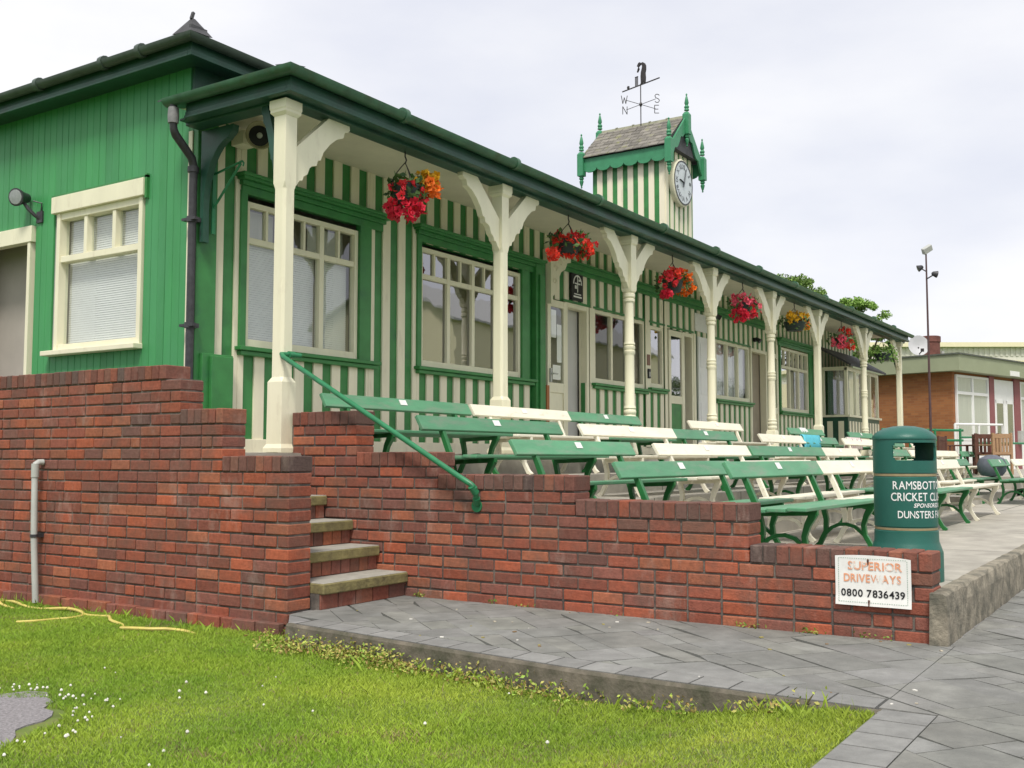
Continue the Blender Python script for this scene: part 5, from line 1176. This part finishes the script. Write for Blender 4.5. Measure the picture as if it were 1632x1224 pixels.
def bwin(a,b,z0,z1,zt,name='window'):
    m=BB(); s=.07; y0,y1=-.045,.015
    m.bx((a,y0,z0),(a+s,y1,z1)); m.bx((b-s,y0,z0),(b,y1,z1)); m.bx((a+s,y0+.002,z1-s),(b-s,y1,z1)); m.bx((a+s,y0+.002,z0),(b-s,y1,z0+s)); xm=(a+b)/2; m.bx((xm-.045,y0+.004,z0+s),(xm+.045,y1,z1-s)); m.bx((a+s,y0+.006,zt-.045),(xm-.045,y1,zt+.045)); m.bx((xm+.045,y0+.006,zt-.045),(b-s,y1,zt+.045))
    w_=m.build(name,WHITE,bb); m=BB(); m.bx((a+.03,-.012,z0+.03),(b-.03,-.008,z1-.03)); m.build('pane',GLASS,w_); m=BB(); m.bx((a+.03,.004,z0+.03),(b-.03,.016,z1-.03)); m.build('net_curtain',CURT,w_); return w_
bwin(.12,2.34,1.55,3.52,2.98); bwin(4.72,6.9,1.55,3.52,2.98)
m=BB(); m.bx((.12,-.03,.5),(2.34,.016,1.55)); m.build('spandrel_panel',WHITE,bb); m=BB(); m.bx((4.72,-.03,.5),(6.9,.016,1.55)); m.build('spandrel_panel',WHITE,bb)
m=BB(); m.bx((2.36,-.06,.4),(2.70,.016,3.59)); m.bx((4.22,-.06,.4),(4.66,.016,3.59)); m.build('pier',MAROON,bb)
m=BB(); m.bx((2.72,-.03,.5),(4.20,.016,3.5)); dd=m.build('door',WHITE,bb)
m=BB(); m.bx((2.85,-.05,1.5),(3.35,-.031,2.75)); m.bx((3.65,-.05,1.5),(4.08,-.031,2.75)); m.build('pane',GLASSD,dd)
m=BB()
for a,b in((2.80,2.85),(3.35,3.40),(3.60,3.65),(4.08,4.13)): m.bx((a,-.055,.6),(b,-.032,2.85))
m.bx((2.80,-.055,2.75),(3.40,-.0321,2.85)); m.bx((3.60,-.055,2.75),(4.13,-.0321,2.85)); m.build('frame',WHITE,dd)
m=BB(); m.bx((3.2,-.37,3.62),(3.9,-.352,3.78)); m.build('wall_lamp',WHITEPL,bb)
m=BB(); m.bx((4.35,-.2,1.5),(4.55,-.062,1.9)); m.bx((2.42,-.15,1.3),(2.56,-.062,1.75)); m.build('meter_box',GREYP,bb)
t=thing('satellite_dish',(38.7,8.0,4.12),'pale round satellite dish on the flat clubhouse roof by the chimney','satellite dish')
M=Matrix.Translation((38.7,8.0,5.0))@Vector((0,0,1)).rotation_difference(Vector((-.85,-.5,.15)).normalized()).to_matrix().to_4x4()
m=MB(); lathe_at(m,[(.02,-.08),(.2,-.05),(.36,.02),(.37,.03),(.34,.025),(.18,-.03),(.02,-.06)],M,20); m.build('dish',mat('dish grey',(.55,.55,.56),.5,.05),t)
m=MB(); m.tube([(38.75,8.02,4.12),(38.75,8.02,4.95)],.03,8); m.build('mast',IRON,t); m=MB(); m.tube([(38.68,7.98,4.7),(38.35,7.8,4.78)],.02,6); m.box((38.28,7.75,4.74),(38.38,7.85,4.85)); m.build('receiver',IRON,t)
# floodlight pole
t=thing('lamp_pole',(30.55,6.05,.6),'tall thin pole carrying three floodlights in front of the brick clubhouse','lamp pole')
px_,py_=30.4,6.02
m=MB(); m.tube([(px_+.12,py_+.03,.6),(px_,py_,6.75)],[.04,.022],8); m.build('pole',mat('pole brown',(.09,.05,.05),.6,.2),t)
for ox,oy,z,dr in((0,-.03,6.83,(-.4,-.6,-.25)),(.0,.17,6.33,(-.3,.7,-.3)),(.0,-.22,6.12,(.5,-.8,-.2))):
    m=MB(); c_=Vector((px_+ox,py_+oy,z)); M=Matrix.Translation(c_)@Vector((0,0,1)).rotation_difference(Vector(dr).normalized()).to_matrix().to_4x4()
    if z>6.5:
        q=MB(); q.box((-.15,-.09,-.06),(.15,.09,.06),ch=.015); m.add([M@Vector(p) for p in q.v],q.f)
    else: lathe_at(m,[(.03,-.09),(.06,-.06),(.085,.02),(.10,.06),(.08,.065)],M,12)
    m.tube([(px_,py_,z-.12),c_],.018,6); m.build('lamp_head',GREYP if z>6.5 else DARKG,t)
# ramp railings in front of the clubhouse
t=thing('ramp_railing',(30,6,.66),'white and green tubular ramp railings in front of the brick clubhouse','railing')
def rv(u,v,dep):  # helper: point seen at pixel u,v at a depth, worked out once for these rails
    th=R(33.1); p_=R(4.03); F=Vector((math.cos(th),math.sin(th),0)); Rr=Vector((math.sin(th),-math.cos(th),0)); fw=F*math.cos(p_)+Vector((0,0,math.sin(p_))); up=-F*math.sin(p_)+Vector((0,0,math.cos(p_)))
    return Vector((0,0,1.04))+(fw+Rr*(u-816)/1660-up*(v-612)/1660)*dep
m=MB()
a,b=rv(1522,676,30),rv(1597,677,30.8); gz=.62
m.tube([a,b,Vector((b.x+.05,b.y,b.z-.06)),(b.x+.08,b.y,gz)],.035,8); m.tube([a,(a.x,a.y,gz)],.035,8); c_=(a+b)/2; m.tube([c_,(c_.x,c_.y,gz)],.03,8)
m.build('white_rail',WHITE,t)
m=MB()
for v0,v1 in((684,686),(700,702)):
    a,b=rv(1405,v0,29.5),rv(1535,v1,29.5); m.tube([a,b],.035,8)
for u in(1410,1450,1490,1530): a=rv(u,683,29.5); m.tube([a,(a.x,a.y,.6)],.035,8)
a,b=rv(1530,697,29),rv(1554,697,29.5); m.tube([a,b,Vector((b.x,b.y,gz))],.035,8)
a,b=rv(1555,706,29),rv(1660,707,31); m.tube([a,b],.03,8); m.build('green_rail',RAILG,t)
# timber garden chairs on the patio
def chair(x,y,z,rot,mt,label):
    t=thing('garden_chair',(x,y,z),label,'chair','timber chairs on the patio'); M=Matrix.Translation((x,y,z))@Matrix.Rotation(rot,4,'Z')
    def part(nm,boxes):
        m=MB()
        for a,b in boxes: q=MB(); q.box(a,b); m.add([M@Vector(p) for p in q.v],q.f)
        m.build(nm,mt,t,bevel=.004)
    part('seat',[((-.25,-.25+i*.1,.42),(.25,-.17+i*.1,.445)) for i in range(5)])
    part('backrest',[((-.27,.25,.8),(.27,.28,.9)),((-.27,.25,.44),(.27,.28,.5))]+[((-.24+i*.085,.255,.5),(-.18+i*.085,.275,.8)) for i in range(6)])
    for sx_ in(-.27,.22):
        part('leg',[((sx_,-.27,0),(sx_+.05,-.22,.64))]); part('leg',[((sx_,.24,0),(sx_+.05,.29,.92))])
        part('armrest',[((sx_-.01,-.3,.64),(sx_+.06,.26,.67))])
    return t
chair(26.0,4.45,.66,R(200),TEAKD,'dark brown timber chair at the left edge of the patio')
chair(25.6,3.98,.66,R(120),TEAKD,'dark slatted timber chair beside the pale timber chair')
chair(25.4,3.72,.66,R(140),TEAK,'pale orange timber chair with a solid looking back, rightmost on the patio')
chair(27.8,5.5,.66,R(170),TEAKD,'dark reddish timber chair seen just over the litter bin')
# cream clad warehouse
wh=thing('warehouse',(64,10,0),'long cream corrugated warehouse behind the brick clubhouse','warehouse')
W0=Vector((66.3,7.5,0)); WD=Vector((62.33-66.09,13.71-7.87,0)).normalized(); WN=Vector((-WD.y,WD.x,0))
if WN.x<0: WN=-WN
def wq(mb,s0,s1,z0,z1,n0,n1): 
    P=[W0+WD*s_+WN*n_+Vector((0,0,z)) for s_,n_,z in((s0,n0,z0),(s1,n0,z0),(s1,n1,z0),(s0,n1,z0),(s0,n0,z1),(s1,n0,z1),(s1,n1,z1),(s0,n1,z1))]
    mb.add(P,[(0,1,2,3),(4,7,6,5),(0,4,5,1),(1,5,6,2),(2,6,7,3),(3,7,4,0)])
m=MB(); wq(m,-25,30,-.3,6.6,0,25); m.build('wall',CREAMSHEET,wh)
m=MB()
for i in range(180): wq(m,-25+i*.3,-25+i*.3+.15,6.85,7.35,-.04,.0)
wq(m,-25,30,6.602,7.36,.001,25); m.build('upper_cladding',mat('grey cladding',(.74,.72,.62),.6,.05),wh)
m=MB(); wq(m,-25,30,7.362,7.62,-.35,25.3); m.build('roof_edge',CREAMSHEET,wh)
# trees behind
def tree(x,y,zt,rad,label,seed,nl=9000,dark=1.0,zg=-.3):
    rd=random.Random(seed); t=thing('tree',(x,y,zg),label,'tree','trees around the ground')
    m=MB(); tips=[]
    m.tube([(x,y,zg),(x+.05,y,zt*.35),(x,y+.1,zt*.55)],[.28,.2,.14],9)
    for i in range(11):
        a=rd.uniform(0,2*PI); h=rd.uniform(.3,.6)*zt; r=rad*rd.uniform(.45,.95); tip=Vector((x+r*math.cos(a),y+r*math.sin(a),h+rd.uniform(.15,.42)*zt)); mid=Vector((x,y,h)).lerp(tip,.5)+Vector((0,0,-.1*r))
        m.tube([(x,y,h*.9),mid,tip],[.10,.06,.02],6); tips.append(tip)
    m.build('trunk',BARK,t)
    V=[];C_=[]
    cl=[]
    for i in range(46 if nl<12000 else 130):
        if i<len(tips): c_=tips[i]
        else:
            a=rd.uniform(0,2*PI); e_=rd.uniform(-.5,1.4); rr=rd.uniform(.4,1)**.5
            c_=Vector((x+rad*rr*math.cos(a)*math.cos(e_),y+rad*rr*math.sin(a)*math.cos(e_),zt*.66+zt*.34*rr*math.sin(e_)))
        c_.z=min(c_.z,zt-.3); cl.append((c_,rd.uniform(.35,.8)*rad*(.42 if nl<12000 else .24),rd.uniform(.7,1.3)))
    rg=np.random.default_rng(seed); per=nl//len(cl); Q=[];CC=[]
    for c_,r,sh in cl:
        d=rg.normal(size=(per,3)); d/=np.linalg.norm(d,axis=1)[:,None]; rr=rg.random(per)**.45*r; p=np.array(c_)+d*rr[:,None]*np.array([1,1,.7])
        s_=rg.uniform(.07,.15,per)*(.5 if nl>12000 else 1); u=rg.normal(size=(per,3)); u/=np.linalg.norm(u,axis=1)[:,None]; v=np.cross(u,rg.normal(size=(per,3))); v/=np.linalg.norm(v,axis=1)[:,None]
        Q.append(np.stack([p-u*s_[:,None],p-v*s_[:,None]*.6,p+u*s_[:,None],p+v*s_[:,None]*.6],1)); f=rg.uniform(.6,1.35,per)*sh*dark
        CC.append(np.stack([.10*f,.165*f,.035*f,np.ones(per)],1))
    Q=np.concatenate(Q); CC=np.concatenate(CC); n_=len(Q); me=bpy.data.meshes.new('crown'); me.vertices.add(n_*4); me.vertices.foreach_set('co',(Q-np.array([x,y,zg])).reshape(-1)); me.loops.add(n_*4); me.loops.foreach_set('vertex_index',np.arange(n_*4,dtype=np.int32)); me.polygons.add(n_); me.polygons.foreach_set('loop_start',np.arange(n_,dtype=np.int32)*4); me.update(calc_edges=True)
    at=me.color_attributes.new('Col','FLOAT_COLOR','CORNER'); at.data.foreach_set('color',np.repeat(CC,4,axis=0).reshape(-1)); me.materials.append(LEAF)
    o=bpy.data.objects.new('crown',me); COL.objects.link(o); o.parent=t
tree(43.6,14.5,8.95,2.3,'green leafy tree rising behind the pavilion roof, left of the pair',11,nl=24000,dark=1.9)
tree(45.6,12.1,8.0,1.95,'bright green tree behind the far end of the pavilion roof, right of the pair',12,nl=24000,dark=2.2)
# what the windows reflect: trees and a gabled hall across the field
for i in range(9):
    tree(72+i*9+random.uniform(-2,2),-36+random.uniform(-4,4),8+random.uniform(-1.5,3),4.0,'broad tree on the far side of the field opposite the pavilion',30+i,nl=3500,dark=.7)
for i in range(4):
    tree(-34+random.uniform(-3,3),2+i*8,8+random.uniform(-1.5,2),4.0,'broad tree beyond the lawn behind the path',50+i,nl=3500,dark=.7)
hl=thing('gabled_hall',(60,-24,-.3),'cream gabled hall across the field, opposite the pavilion','building')
m=MB(); m.prism([(-29,-.3),(-18.6,-.3),(-18.6,8.8),(-23.8,11.4),(-29,8.8)],'x',46,74); m.build('wall',CREAMSHEET,hl)
m=MB(); m.prism([(-18.2,8.68),(-23.8,11.42),(-29.4,8.68),(-29.4,8.8),(-23.8,11.56),(-18.2,8.8)],'x',45.6,74.4); m.build('roof',mat('pale sheet roof',(.5,.5,.48),.6,.05),hl)
